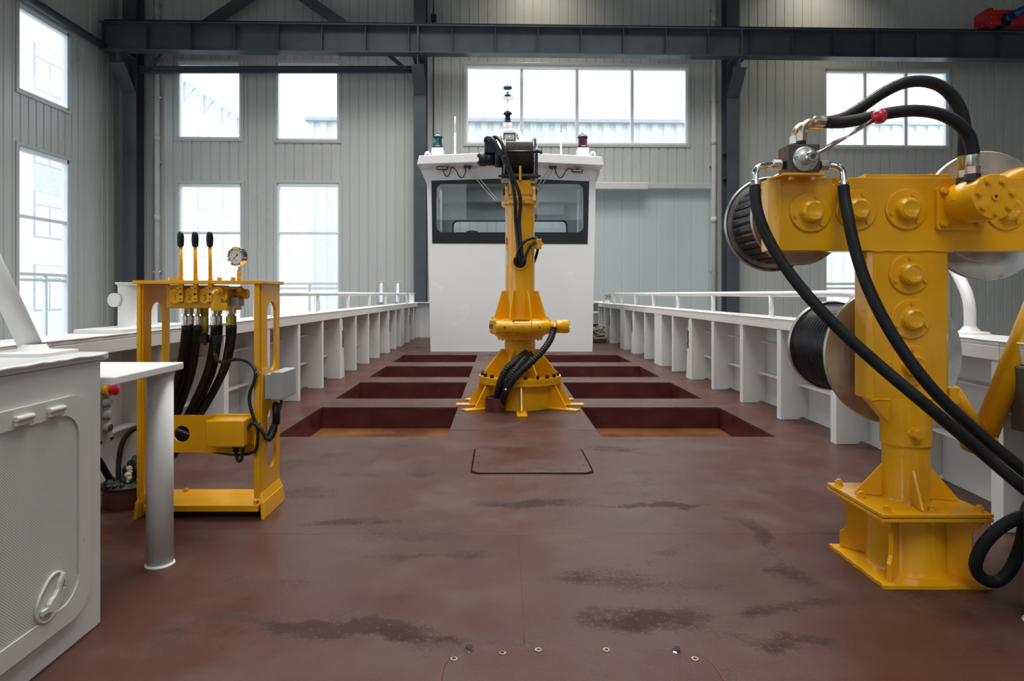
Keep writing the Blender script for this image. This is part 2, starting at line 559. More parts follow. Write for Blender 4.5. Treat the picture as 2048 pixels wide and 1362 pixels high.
def dimple_material():
    """moulded locker hatch with a fine woven relief"""
    m, nt, b = nodes_of('dimpled_hatch_plastic')
    mp = coords(nt)
    n1 = noise(nt, mp, 3)
    r = ramp(nt, n1, 'Fac', 0.3, 0.7, (0.50, 0.50, 0.485, 1), (0.55, 0.55, 0.535, 1))
    link(nt, r, 'Color', b, 'Base Color')
    b.inputs['Roughness'].default_value = 0.45
    sep = nt.nodes.new('ShaderNodeSeparateXYZ')
    link(nt, mp, 'Vector', sep, 'Vector')
    k = 2 * PI / 0.0075
    sy = math_node(nt, 'SINE', (math_node(nt, 'MULTIPLY', (sep, 'Y'), k), 0), 0)
    sz = math_node(nt, 'SINE', (math_node(nt, 'MULTIPLY', (sep, 'Z'), k), 0), 0)
    h = math_node(nt, 'MULTIPLY', (sy, 0), (sz, 0))
    bp = nt.nodes.new('ShaderNodeBump')
    bp.inputs['Strength'].default_value = 0.22
    bp.inputs['Distance'].default_value = 0.0015
    link(nt, h, 0, bp, 'Height')
    link(nt, bp, 'Normal', b, 'Normal')
    return m


M['dimple'] = dimple_material()

# ------------------------------------------------------------------ the hall
WA = 0.027                                        # the far wall runs slightly away to the right


def WB(x, z, d=0.0):                              # point on the far wall, d metres in front of it
    return Vector((x, 18.0 + WA * x - d, z))


def WL(y, z, d=0.0):                              # point on the left wall
    return Vector((-10.55 + d, y, z))


def panels(u0, u1, z0, z1, holes, pitch, fn):
    """profiled sheet wall cut around its openings"""
    g = 0.02

    def dep(u):
        q = (u - u0) % pitch
        if q < 0.010 or q > pitch - 0.010: return -0.020
        if q < 0.022: return -0.020 + 0.020 * (q - 0.010) / 0.012
        if q > pitch - 0.022: return -0.020 + 0.020 * (pitch - 0.010 - q) / 0.012
        for c in (pitch * 0.36, pitch * 0.66):
            if abs(q - c) < 0.012: return -0.0015
        return 0.0
    bps = set()
    n = int((u1 - u0) / pitch) + 1
    for i in range(n):
        for q in (0, 0.010, 0.022, pitch * 0.36 - 0.014, pitch * 0.36 - 0.011, pitch * 0.36 + 0.011, pitch * 0.36 + 0.014,
                  pitch * 0.66 - 0.014, pitch * 0.66 - 0.011, pitch * 0.66 + 0.011, pitch * 0.66 + 0.014, pitch - 0.022, pitch - 0.010):
            u = u0 + i * pitch + q
            if u0 <= u <= u1: bps.add(round(u, 5))
    bps.add(u1)
    for h in holes: bps.add(h[0]); bps.add(h[1])
    bps = sorted(bps)
    mb = MB()
    for a, b in zip(bps[:-1], bps[1:]):
        mid = (a + b) / 2
        segs = [(z0, z1)]
        for h in holes:
            if h[0] < mid < h[1]:
                ns = []
                for s, e in segs:
                    if h[3] <= s or h[2] >= e: ns.append((s, e)); continue
                    if s < h[2]: ns.append((s, h[2]))
                    if h[3] < e: ns.append((h[3], e))
                segs = ns
        da, db = dep(a + 1e-6), dep(b - 1e-6)
        for s, e in segs:
            mb.add([fn(a, s, da), fn(b, s, db), fn(b, e, db), fn(a, e, da)], [(0, 1, 2, 3)])
    return mb


ZF = -1.75                                        # hall floor
ZR = 11.2                                         # eaves
WIN = {                                           # far-wall openings: x0, x1, z0, z1
    'w1u': (-8.95, -7.20, 5.31, 7.45), 'w1l': (-8.93, -7.18, -0.95, 4.08),
    'w2u': (-6.24, -4.50, 5.28, 7.46), 'w2l': (-6.22, -4.48, -0.95, 4.10),
    'big': (-0.96, 5.32, 5.22, 7.45),
    'ru': (9.26, 12.84, 5.20, 7.42), 'rl': (9.26, 12.84, -0.95, 4.05),
    's1': (-3.385, -3.275, 0.77, 1.33), 's2': (-2.925, -2.815, 0.77, 1.33),
}
DOOR = (0.6, 5.98, ZF, 3.98)
wall_back = panels(-10.6, 18.0, ZF, ZR, list(WIN.values()) + [DOOR], 0.256, WB).build('wall_back', M['wall'])
tag(wall_back, 'pale grey profiled sheet wall behind the wheelhouse', 'wall', kind='structure')
LW = {'lu': (14.0, 15.66, 5.47, 7.38), 'll': (14.0, 15.66, -0.95, 4.27)}
MORE = [(y, y + 1.66, z0, z1) for y in (10.2, 5.6, 3.0, -2.2, -5.0, -9.5) for z0, z1 in ((5.47, 7.38), (-0.95, 4.27))]   # unseen openings of the same size, added to let in side light
wall_left = panels(-14.0, 17.9, ZF, ZR, list(LW.values()) + MORE, 0.24, WL).build('wall_left', M['wall'])
tag(wall_left, 'profiled sheet side wall at the left edge', 'wall', kind='structure')
mb = MB(); mb.box(18.0, 18.15, -14, 18.6, ZF, ZR)
tag(mb.build('wall_right', M['wall']), 'right side wall of the hall', 'wall', kind='structure')
mb = panels(-10.6, 18.0, ZF, ZR, [(-8.9, -7.2, 5.3, 7.4), (-6.2, -4.5, 5.3, 7.4), (-1.0, 5.3, 5.2, 7.4), (9.3, 12.8, 5.2, 7.4)], 0.256, lambda u, z, d: Vector((-u + 7.4, -14 + d, z)))  # unseen openings added for frontal light and highlights
tag(mb.build('wall_front', M['wall']), 'gable wall behind the viewer with openings added for light', 'wall', kind='structure')
mb = MB(); mb.box(-10.7, 18.2, -14.2, 18.7, ZR, ZR + 0.15)
tag(mb.build('ceiling', M['roof']), 'grey sheet roof of the hall', 'ceiling', kind='structure')
mb = MB(); mb.box(-10.6, 18.0, -14, 18.6, ZF - 0.15, ZF)
tag(mb.build('hall_floor', M['concrete']), 'concrete hall floor below the vessel', 'floor', kind='structure')


def window(num, r, fn, mull, trans, label, pane_d=-0.075, sub=None):
    """frame in the opening, one pane for every field; fn maps (u, z, depth) to the wall"""
    u0, u1, z0, z1 = r
    w = thing('window_%d' % num, label, 'window', fn((u0 + u1) / 2, z0, 0), kind='structure')

    def bx(mb, a, b, c, d, e, f):
        mb.hexa([fn(a, c, e), fn(b, c, e), fn(b, c, f), fn(a, c, f), fn(a, d, e), fn(b, d, e), fn(b, d, f), fn(a, d, f)])
    t = MB()
    sm = 0.2 if u1 - u0 < 0.3 else 1.0              # the slits have a slim frame
    o = 0.07 * sm
    for a, b, c, d in ((u0 - o, u0 + 0.01, z0 - o, z1 + o), (u1 - 0.01, u1 + o, z0 - o, z1 + o), (u0, u1, z0 - o, z0 + 0.01), (u0, u1, z1 - 0.01, z1 + o)):
        bx(t, a, b, c, d, 0.03, -0.01)
    t.build('trim', M['wall'], w, bevel=0.008, fix=True)
    f = MB()
    for a, b, c, d in ((u0 - 0.02, u0 + 0.06 * sm, z0, z1), (u1 - 0.06 * sm, u1 + 0.02, z0, z1), (u0, u1, z0 - 0.02, z0 + 0.06 * sm), (u0, u1, z1 - 0.10 * sm, z1 + 0.02)):
        bx(f, a, b, c, d, 0.004, -0.13)
    f.build('frame', M['alu_frame'], w, bevel=0.006, fix=True)
    us = [u0 + 0.06 * sm] + mull + [u1 - 0.06 * sm]
    zs = [z0 + 0.06 * sm] + trans + [z1 - 0.10 * sm]
    for m_ in mull:
        b = MB(); bx(b, m_ - 0.045, m_ + 0.045, z0 + 0.06, z1 - 0.10, -0.035, -0.12)  # widened as if spread by bloom
        b.build('mullion', M['alu_frame'], w, bevel=0.005, fix=True)
    for t_ in trans:
        b = MB(); bx(b, u0 + 0.06, u1 - 0.06, t_ - 0.035, t_ + 0.035, -0.03, -0.12)
        b.build('transom', M['alu_frame'], w, bevel=0.005, fix=True)
    if sub:                                       # a lower field with a pair of sliding lights
        b = MB(); bx(b, sub - 0.03, sub + 0.03, z0 + 0.06, trans[0] - 0.035, -0.035, -0.12)
        bx(b, u0 + 0.06, u1 - 0.06, trans[0] - 0.16, trans[0] - 0.10, -0.05, -0.12)
        b.build('sliding_sash', M['alu_frame'], w, bevel=0.005, fix=True)
    for i in range(len(us) - 1):
        for j in range(len(zs) - 1):
            p = MB(); bx(p, us[i], us[i + 1], zs[j], zs[j + 1], pane_d, pane_d - 0.008)
            p.build('pane', M['glass'], w, fix=True)
    return w


window(1, WIN['w1u'], WB, [], [], 'upper square window nearest the left corner of the hall')
window(2, WIN['w2u'], WB, [], [], 'upper square window second from the left corner')
window(3, WIN['w1l'], WB, [], [1.29, 2.70], 'tall lower window behind the control levers', sub=-8.0)
window(4, WIN['w2l'], WB, [], [1.29, 2.70], 'tall lower window right of the pressure gauge', sub=-5.33)
bw = WIN['big']; bs = (bw[1] - bw[0]) / 4
window(5, bw, WB, [bw[0] + bs, bw[0] + 2 * bs, bw[0] + 3 * bs], [], 'wide four-pane window above the wheelhouse')
rw = WIN['ru']; rs = (rw[1] - rw[0]) / 3
window(6, rw, WB, [rw[0] + rs, rw[0] + 2 * rs], [], 'three-pane window behind the arching hoses')
window(7, WIN['rl'], WB, [], [1.29, 2.70], 'lower window behind the yellow reel machine', sub=11.0)
window(10, WIN['s1'], WB, [], [], 'narrow glass slit in the wall above the far end of the left railing')
window(11, WIN['s2'], WB, [], [], 'narrow glass slit right beside the column left of the wheelhouse')
window(8, LW['lu'], WL, [], [], 'upper window in the left side wall')
window(9, LW['ll'], WL, [], [1.45, 2.73], 'tall lower window in the left side wall', sub=14.95)

# sliding door
d1 = thing('door_1', 'tall pale sliding door right of the wheelhouse', 'door', WB(3.2, ZF, 0), kind='structure')
mb = panels(DOOR[0] - 0.1, DOOR[1] + 0.4, ZF, 4.2, [], 0.5, lambda u, z, d: WB(u, z, d * 0.3 - 0.16))
mb.build('door_leaf', M['door_panel'], d1)
mb = MB()
for a, b, c, d in ((DOOR[0] - 0.16, DOOR[0], ZF, DOOR[3]), (DOOR[1], DOOR[1] + 0.16, ZF, DOOR[3] + 0.16), (DOOR[0] - 0.16, DOOR[1] + 0.16, DOOR[3], DOOR[3] + 0.16)):
    mb.hexa([WB(a, c, 0.05), WB(b, c, 0.05), WB(b, c, -0.05), WB(a, c, -0.05), WB(a, d, 0.05), WB(b, d, 0.05), WB(b, d, -0.05), WB(a, d, -0.05)])
mb.build('door_frame', M['wall'], d1, bevel=0.01, fix=True)
mb = MB(); mb.hexa([WB(1.2, 3.92, 0.25), WB(4.15, 3.92, 0.25), WB(4.15, 3.92, 0.06), WB(1.2, 3.92, 0.06), WB(1.2, 4.12, 0.25), WB(4.15, 4.12, 0.25), WB(4.15, 4.12, 0.06), WB(1.2, 4.12, 0.06)])
mb.build('track_cover', M['pipe_white'], d1, bevel=0.02, fix=True)


# columns
def i_column(x, y, z0, z1, w, dp, label):
    c = thing('steel_column', label, 'column', (x, y, z0), group=None)
    m = MB()
    m.box(x - w / 2, x + w / 2, y - dp / 2, y - dp / 2 + 0.02, z0, z1)
    m.box(x - w / 2, x + w / 2, y + dp / 2 - 0.02, y + dp / 2, z0, z1)
    m.box(x - 0.012, x + 0.012, y - dp / 2 + 0.02, y + dp / 2 - 0.02, z0, z1)
    m.build('shaft', M['steel_grey'], c)
    br = MB()
    yb = y - dp / 2
    br.plate([(0, 6.45), (0.0, 7.30), (-0.55, 7.30), (-0.55, 7.05)], [], (x - 0.012, yb, 0), (0, 1, 0), (0, 0, 1), 0.024)
    br.hexa([(x - w / 2, yb - 0.02, 6.40), (x + w / 2, yb - 0.02, 6.40), (x + w / 2, yb, 6.40), (x - w / 2, yb, 6.40),
             (x - w / 2, yb - 0.55, 7.02), (x + w / 2, yb - 0.55, 7.02), (x + w / 2, yb - 0.53, 7.04), (x - w / 2, yb - 0.53, 7.04)])
    br.box(x - w / 2, x + w / 2, yb - 0.55, yb, 7.29, 7.32)
    br.build('bracket', M['steel_grey'], c)
    for z in (4.2, 4.9) if x > 0 else ():
        s = MB(); s.box(x - w / 2, x - 0.012, y - dp / 2 + 0.02, y + dp / 2 - 0.02, z, z + 0.02)
        s.build('web_stiffener', M['steel_grey'], c)
    return c


i_column(-9.95, 17.38, ZF, ZR, 0.36, 0.42, 'dark grey steel column in the left corner of the hall')
i_column(-2.17, 17.56, ZF, ZR, 0.32, 0.40, 'dark grey steel column just left of the wheelhouse')
i_column(6.40, 17.78, ZF, ZR, 0.34, 0.40, 'dark grey steel column right of the sliding door')

# crane runway beam
cb = thing('crane_runway_beam', 'long dark steel runway beam with stiffeners across the hall', 'beam', (2, 17.0, 7.33))


def WY(x): return 16.95 + WA * x


def skew(m, x0, x1, ya, yb, z0, z1):
    m.hexa([(x0, WY(x0) + ya, z0), (x1, WY(x1) + ya, z0), (x1, WY(x1) + yb, z0), (x0, WY(x0) + yb, z0),
            (x0, WY(x0) + ya, z1), (x1, WY(x1) + ya, z1), (x1, WY(x1) + yb, z1), (x0, WY(x0) + yb, z1)])


mb = MB(); skew(mb, -10.35, 17.9, -0.012, 0.012, 7.34, 8.03); mb.build('web', M['steel_grey'], cb)
mb = MB(); skew(mb, -10.35, 17.9, -0.17, 0.17, 8.02, 8.05); mb.build('top_flange', M['steel_grey'], cb)
mb = MB(); skew(mb, -10.35, 17.9, -0.15, 0.15, 7.32, 7.345); mb.build('bottom_flange', M['steel_grey'], cb)
mb = MB(); skew(mb, -10.30, 17.9, -0.04, 0.04, 8.05, 8.14); mb.build('crane_rail', M['rail_black'], cb)
x = -10.3
for k in range(25):
    s = MB(); skew(s, x, x + 0.014, -0.15, -0.012, 7.345, 8.02)
    s.build('stiffener', M['steel_grey'], cb)
    x += 1.13
for xs in (-2.17, 6.40):
    s = MB(); skew(s, xs, xs + 0.04, -0.16, -0.012, 7.345, 8.02); s.build('splice_plate', M['steel_grey'], cb)

# bracing between the first two columns
brz = thing('bracing_tube', 'horizontal dark channel across the two upper left windows', 'brace', (-6, 17.45, 7.1))
mb = MB()
mb.box(-9.8, -2.3, 17.36, 17.38, 6.98, 7.17); mb.box(-9.8, -2.3, 17.30, 17.38, 7.155, 7.17); mb.box(-9.8, -2.3, 17.30, 17.38, 6.98, 6.995)
mb.box(-9.8, -2.3, 17.33, 17.36, 7.06, 7.08)
mb.build('channel', M['steel_grey'], brz)
for xa, xb in ((-9.55, -8.9), (-2.55, -3.2)):
    mb = MB(); mb.bar((xa, 17.34, 7.08), (xb, 17.2, 7.6), 0.09, 0.09); mb.build('knee_brace', M['steel_grey'], brz)
for nm, a, b in (('diagonal brace rising right above the runway beam', (-8.45, 17.4, 8.0), (-5.6, 17.4, 9.9)),
                 ('diagonal brace falling right above the runway beam', (-6.4, 17.4, 9.8), (-3.95, 17.4, 8.1))):
    m = MB(); m.bar(a, b, 0.16, 0.26)
    tag(m.build('diagonal_brace', M['steel_grey']), nm + ', dark steel', 'brace')

m = MB(); m.tube([WL(-10, 7.46, 0.22), WL(16.72, 7.46, 0.22)], 0.10, spline=False)
tag(m.build('tie_tube', M['steel_grey']), 'round dark steel tube running along the left side wall', 'tube')

# white drain pipes and a thin conduit
for u, nm in ((322, 'white drain pipe beside the left corner column'), (1433, 'white drain pipe beside the sliding door')):
    xw = (u - 1000) * 17.85 / F
    t = thing('drain_pipe', nm, 'pipe', WB(xw, ZF, 0.10))
    m = MB(); m.cyl(WB(xw, ZF, 0.10), WB(xw, ZR, 0.10), 0.07); m.build('pipe', M['pipe_white'], t)
    for z in (-0.2, 3.0, 5.2, 8.7):
        m = MB(); m.cyl(WB(xw, z, 0.10), WB(xw, z + 0.18, 0.10), 0.078); m.build('socket', M['pipe_white'], t)
    for z in (1.6, 4.6, 6.4, 9.0):
        m = MB(); m.box(xw - 0.1, xw + 0.1, WB(xw, 0, 0.11).y, WB(xw, 0, 0).y, z, z + 0.03); m.build('clamp', M['steel'], t)
t = thing('conduit', 'thin black conduit with a small junction box above the runway beam', 'conduit', WB(-1.86, 5, 0.04))
m = MB(); m.cyl(WB(-1.86, 5.0, 0.03), WB(-1.86, ZR, 0.03), 0.016); m.build('tube', M['steel_grey'], t)
m = MB(); m.box(-1.92, -1.78, WB(-1.86, 0, 0.14).y, WB(-1.86, 0, 0.0).y, 8.62, 8.80); m.build('junction_box', M['winch_black'], t, bevel=0.01)

# red end carriage of the travelling crane
rc = thing('crane_end_carriage', 'red travelling crane end carriage on the runway rail', 'crane', (14.5, WY(14.5), 8.14))
y0 = WY(14) - 0.18
m = MB(); m.box(13.15, 17.4, y0, y0 + 0.36, 8.22, 8.62); m.build('girder', M['crane_red'], rc, bevel=0.02)
m = MB(); m.plate([(0, 0), (0.22, 0), (0.22, 0.5), (0.10, 0.5), (0, 0.42)], [], (12.98, y0 - 0.02, 8.16), (1, 0, 0), (0, 0, 1), -0.40)
m.build('buffer_plate', M['crane_red'], rc, fix=True)
m = MB(); m.cyl((12.92, y0 + 0.1, 8.22), (13.15, y0 + 0.1, 8.22), 0.07); m.build('buffer', M['crane_red'], rc)
m = MB(); m.cyl((13.55, y0 - 0.02, 8.16 + 0.14), (13.55, y0 + 0.30, 8.16 + 0.14), 0.14); m.build('wheel', M['rail_black'], rc)
m = MB(); m.cyl((13.60, y0 - 0.16, 8.40), (13.60, y0, 8.40), 0.12); m.cyl((13.62, y0 - 0.18, 8.40), (13.92, y0 - 0.34, 8.56), 0.11, 0.10)
m.build('gearbox', M['motor_blue'], rc)
m = MB(); m.cyl((13.92, y0 - 0.34, 8.56), (14.12, y0 - 0.45, 8.66), 0.085); m.build('motor', M['steel'], rc)
for z in (8.24, 8.40, 8.56):
    m = MB(); m.hexn((13.14, y0 - 0.035, z), (13.14, y0 - 0.018, z), 0.02); m.build('bolt', M['steel'], rc)

# small dark lamp mark at the far right wall
# ------------------------------------------------------------------ outside the windows
m = MB(); m.box(-120, 120, 19.2, 140, ZF - 0.3, ZF - 0.1); m.box(-120, -10.8, -40, 19.2, ZF - 0.3, ZF - 0.1)
tag(m.build('yard_ground', M['yard']), 'pale paved yard outside the windows', 'ground', kind='structure')
of = thing('office_building', 'pale office block seen through the left windows', 'building', (-27, 45, ZF))
FX = -22.0
m = MB(); m.box(FX - 12, FX, 19.5, 73, ZF - 0.1, 14.3); m.build('wall_block', M['facade'], of)
y = 22.0
while y < 71:
    for fl, z in enumerate((0.2, 3.7, 7.2, 10.7)):
        w = MB(); w.box(FX - 0.1, FX + 0.03, y, y + 2.0, z, z + 2.2)
        wo = w.build('window_frame', M['facade_glass'], of)
        g = MB()
        for q in (0.06, 1.06): g.box(FX + 0.03, FX + 0.05, y + q, y + q + 0.88, z + 0.06, z + 1.5)
        g.box(FX + 0.03, FX + 0.05, y + 0.06, y + 1.94, z + 1.58, z + 2.14)
        g.build('pane', M['facade'], wo)
    for za in (5.9, 9.4):
        w = MB(); w.box(FX - 0.1, FX + 0.02, y, y + 2.0, za, za + 1.3); w.build('spandrel', M['facade_band'], of)
    y += 4.1
rt = thing('roof_solar_truss', 'slim inclined panel rack on the roof of the office block', 'rack', (FX - 0.5, 45, 14.3))
m = MB(); m.box(FX - 1.4, FX + 0.6, 19.5, 72, 15.55, 15.68); m.build('panel_row', M['shed'], rt)
m = MB()
for k in range(18):
    y = 20 + 3 * k
    m.bar((FX + 0.3, y, 14.25), (FX + 0.3, y, 15.6), 0.10, 0.10, (0, 1, 0))
    m.bar((FX + 0.3, y, 14.25), (FX + 0.3, y + 1.5, 15.6), 0.08, 0.08, (1, 0, 0))
m.build('truss', M['shed_cap'], rt)
sh = thing('workshop_shed', 'white profiled sheet workshop outside the wide window', 'building', (10, 31, ZF))
m = MB()
xs = -9.0
while xs < 30:
    q = [(xs, 0), (xs + 0.27, 0), (xs + 0.30, 0.09), (xs + 0.55, 0.09), (xs + 0.58, 0)]
    for (xa, da), (xb, db) in zip(q[:-1], q[1:]):
        m.add([(xa, 30.2 + WA * xa + da, ZF - 0.1), (xb, 30.2 + WA * xb + db, ZF - 0.1), (xb, 30.2 + WA * xb + db, 9.1), (xa, 30.2 + WA * xa + da, 9.1)], [(0, 1, 2, 3)])
    xs += 0.58
m.box(-8.99, 29.9, 31.2, 40, ZF - 0.1, 9.0)
m.build('wall_sheet', M['shed'], sh)
m = MB(); m.hexa([(-9.1, 29.7, 9.08), (30, 30.75, 9.08), (30, 40.2, 9.08), (-9.1, 40.2, 9.08), (-9.1, 29.7, 9.24), (30, 30.75, 9.24), (30, 40.2, 9.24), (-9.1, 40.2, 9.24)])
m.build('roof_flashing', M['shed_cap'], sh)

# ------------------------------------------------------------------ the deck with its eight wells
XC = 0.175                                        # centre line of the vessel
holes = []
HX = ((-1.575, -0.37), (0.71, 1.93))
HY = ((4.48, 5.65), (6.12, 7.24), (7.70, 8.86), (9.38, 10.50))
for a in HX:
    for b in HY: holes.append(rect(a[0], a[1], b[0], b[1]))
mb = MB()
mb.plate([(-2.22, -2.5), (2.12, -2.5), (2.22, 1.5), (2.57, 4.3), (2.57, 15.0), (-2.22, 15.0)], holes, (0, 0, -0.02), (1, 0, 0), (0, 1, 0), 0.02)
floor = mb.build('floor', M['deck'])
tag(floor, 'worn red-brown painted steel deck', 'deck', kind='structure')
for a in HX:
    for b in HY:
        m = MB()
        x0, x1, y0, y1, zb = a[0], a[1], b[0], b[1], -0.185
        t = 0.012
        m.box(x0 - t, x0, y0 - t, y1 + t, zb - t, -0.021); m.box(x1, x1 + t, y0 - t, y1 + t, zb - t, -0.021)
        m.box(x0, x1, y0 - t, y0, zb - t, -0.021); m.box(x0, x1, y1, y1 + t, zb - t, -0.021)
        w = m.build('well_wall', M['deck_red'], floor, label='dark red side walls of a rectangular deck well')
        m = MB(); m.box(x0, x1, y0, y1, zb - t, zb)
        m.build('well_bottom', M['deck_brown'], w)
# weld seams
m = MB()
for y in (2.67, 4.70):
    m.tube([(x * 0.1, y + 0.004 * math.sin(x), -0.0008) for x in range(-18, 21)] if y < 4 else [(-0.36, y, 0), (0.2, y + 0.004, 0), (0.70, y, 0)], 0.0018, n=6, sub=2)
m.tube([(0.07, 1.83, -0.0012), (0.075, 2.5, -0.0012), (0.07, 3.5, -0.0012)], 0.002, n=6, sub=4)
m.tube([(0.07, 4.16, 0), (0.07, 4.68, 0)], 0.0015, n=6, spline=False)
m.build('weld_seam', M['deck'], floor)

# flush manhole cover
mc = thing('deck_manhole_cover', 'flush rectangular deck cover with rounded corners before the crane', 'hatch', (0.18, 3.85, 0))
m = MB(); m.plate(rrect(-0.155, 0.517, 3.565, 4.14, 0.05), [], (0, 0, 0.001), (1, 0, 0), (0, 1, 0), 0.006); m.build('cover', M['deck'], mc, bevel=0.002)
m = MB(); m.plate(rrect(-0.166, 0.528, 3.552, 4.150, 0.058), [rrect(-0.157, 0.519, 3.563, 4.142, 0.05)], (0, 0, 0.0), (1, 0, 0), (0, 1, 0), 0.003)
m.build('gasket', M['gap'], mc)
for xb, yb in ((-0.13, 3.78), (-0.13, 3.93), (0.49, 3.72), (0.48, 3.90), (0.05, 4.12), (0.30, 4.12)):
    m = MB(); m.cyl((xb, yb, 0.006), (xb, yb, 0.0085), 0.009, n=12); m.build('screw', M['deck_red'], mc)

# bolted plate at the front edge
ap = thing('bolted_access_plate', 'rounded bolted access plate at the bottom edge', 'hatch', (0.2, 1.4, 0))
m = MB(); m.plate(rrect(-0.15, 0.575, 0.55, 1.80, 0.10), [], (0, 0, 0.0005), (1, 0, 0), (0, 1, 0), 0.003); m.build('plate', M['deck'], ap, bevel=0.0015)
m = MB(); m.plate(rrect(-0.157, 0.582, 0.54, 1.806, 0.105), [rrect(-0.151, 0.576, 0.548, 1.801, 0.10)], (0, 0, 0.0), (1, 0, 0), (0, 1, 0), 0.0022)
m.build('gasket', M['deck_red'], ap)
for u, v in ((938, 1302), (1353, 1305)):
    p = px(u, v, F / (v - 588))
    m = MB(); m.hexn((p.x, p.y, 0.003), (p.x, p.y, 0.014), 0.011); m.cyl((p.x, p.y, 0.003), (p.x, p.y, 0.005), 0.014, n=20)
    m.build('bolt', M['chrome'], ap)
for u, v in ((1005, 1309), (1077, 1303), (1213, 1303), (908, 1321), (1390, 1321)):
    p = px(u, v, F / (v - 588))
    m = MB(); m.lathe((p.x, p.y, 0.0033), (0, 0, 1), [(0.0055, 0), (0.0055, 0.0025), (0.010, 0.0025), (0.0105, 0)], n=20); ro = m.build('bolt_hole', M['brass'], ap)
    m = MB(); m.cyl((p.x, p.y, 0.003), (p.x, p.y, 0.0042), 0.0055, n=16); m.build('hole', M['ink'], ro)  # black disc stands in for the shade in the hole

# ------------------------------------------------------------------ bulwarks
YB0, YB1 = 0.2, 14.7


def xin(s, y):                                    # inner edge of the frames
    if s < 0: return -1.90
    if y >= 4.25: return 2.25
    return 2.25 - (4.25 - y) * 0.083


def strip(m, s, ys, a, b, z0, z1):
    """slab following the bulwark between offsets a and b outboard of the frames"""
    for y0, y1 in zip(ys[:-1], ys[1:]):
        p = [(xin(s, y) + s * o, y) for y, o in ((y0, a), (y1, a), (y1, b), (y0, b))]
        if s > 0: p = [p[0], p[3], p[2], p[1]]
        p = p[::-1] if False else p
        m.hexa([(q[0], q[1], z0) for q in p] + [(q[0], q[1], z1) for q in p])


def bulwark(s, frames, wide, stays, label):
    b = thing('bulwark', label, 'bulwark', (xin(s, 7) + s * 0.1, 7, 0))
    ys = [YB0, 1.5, 2.7, 4.25, 7, 10, YB1]
    m = MB(); strip(m, s, ys, 0.21, 0.23, -0.3, 0.78); m.build('plating', M['white'], b, fix=True)
    m = MB(); strip(m, s, ys, -0.015, 0.27, 0.778, 0.800); strip(m, s, ys, -0.015, 0.0, 0.715, 0.779)
    m.build('cap_rail', M['white'], b, fix=True, bevel=0.004)
    m = MB()
    r = random.Random(3 if s < 0 else 4)
    for y0, y1 in zip(ys[:-1], ys[1:]):
        pts = []
        n = max(2, int((y1 - y0) / 0.05))
        for k in range(n + 1):
            y = y0 + (y1 - y0) * k / n
            pts.append((xin(s, y) - s * (0.012 + 0.003 * r.random()), y, 0.7985 + 0.002 * r.random()))
        m.tube(pts, 0.0045, n=6, spline=False)
    m.build('edge_bead', M['white'], b)
    for y in frames:
        x0, x1 = xin(s, y), xin(s, y) + s * 0.21
        m = MB()
        o = [(0, 0), (0.13, 0), (0.15, 0.02), (0.19, 0.015), (0.21, 0.03), (0.21, 0.715), (0, 0.715)]
        if s > 0: m.plate(o, [], (x0, y + 0.012, 0), (1, 0, 0), (0, 0, 1), 0.012)
        else: m.plate([(-p, q) for p, q in o][::-1], [], (x0, y + 0.012, 0), (1, 0, 0), (0, 0, 1), 0.012)
        wd = 0.42 if y in wide else 0.075
        m.hexa([(x0 - s * 0.006 - 0.006, y, -0.002), (x0 - s * 0.006 + 0.006, y, -0.002), (xin(s, y + wd) - s * 0.006 + 0.006, y + wd, -0.002), (xin(s, y + wd) - s * 0.006 - 0.006, y + wd, -0.002),
                (x0 - s * 0.006 - 0.006, y, 0.716), (x0 - s * 0.006 + 0.006, y, 0.716), (xin(s, y + wd) - s * 0.006 + 0.006, y + wd, 0.716), (xin(s, y + wd) - s * 0.006 - 0.006, y + wd, 0.716)])
        m.build('frame', M['white'], b, bevel=0.002)
        if y in stays:
            m = MB()
            m.hexa([(x0 - s * 0.014 - 0.007, y + 0.055, 0), (x0 - s * 0.014 + 0.007, y + 0.055, 0), (x0 - s * 0.014 + 0.007, y + 0.19, 0), (x0 - s * 0.014 - 0.007, y + 0.19, 0),
                    (x0 - s * 0.014 - 0.006, y + 0.055, 0.70), (x0 - s * 0.014 + 0.006, y + 0.055, 0.70), (x0 - s * 0.014 + 0.006, y + 0.09, 0.70), (x0 - s * 0.014 - 0.006, y + 0.09, 0.70)])
            so = m.build('stay', M['white'], b, bevel=0.003, label='tapered flat stay with a dark clasp')
            m = MB()
            for k in range(6):
                zz = 0.38 + 0.034 * k
                xx = x0 - s * 0.024
                m.sphere((xx, y + 0.095 + 0.006 * math.sin(2.1 * k), zz), 0.014, 10, (0.7, 0.9, 1.5))
            m.bar((xx + s * 0.02, y + 0.05, 0.52), (xx + s * 0.02, y + 0.16, 0.52), 0.012, 0.012)
            m.build('clasp', M['cast'], so)
    fs = sorted(frames)
    for y0, y1 in zip(fs[:-1], fs[1:]):
        for z in (0.27, 0.56):
            a0, a1 = xin(s, y0) + s * 0.215, xin(s, y1) + s * 0.215
            w = 0.085
            m = MB()
            p = [(a0, y0 + 0.10), (a1, y1 - 0.005), (a1 - s * w, y1 - 0.005), (a0 - s * w, y0 + 0.20)]
            if s > 0: p = p[::-1]
            p = p[::-1]
            m.hexa([(q[0], q[1], z) for q in p] + [(q[0], q[1], z + 0.011) for q in p])
            m.build('stringer', M['white'], b, fix=True)
    return b


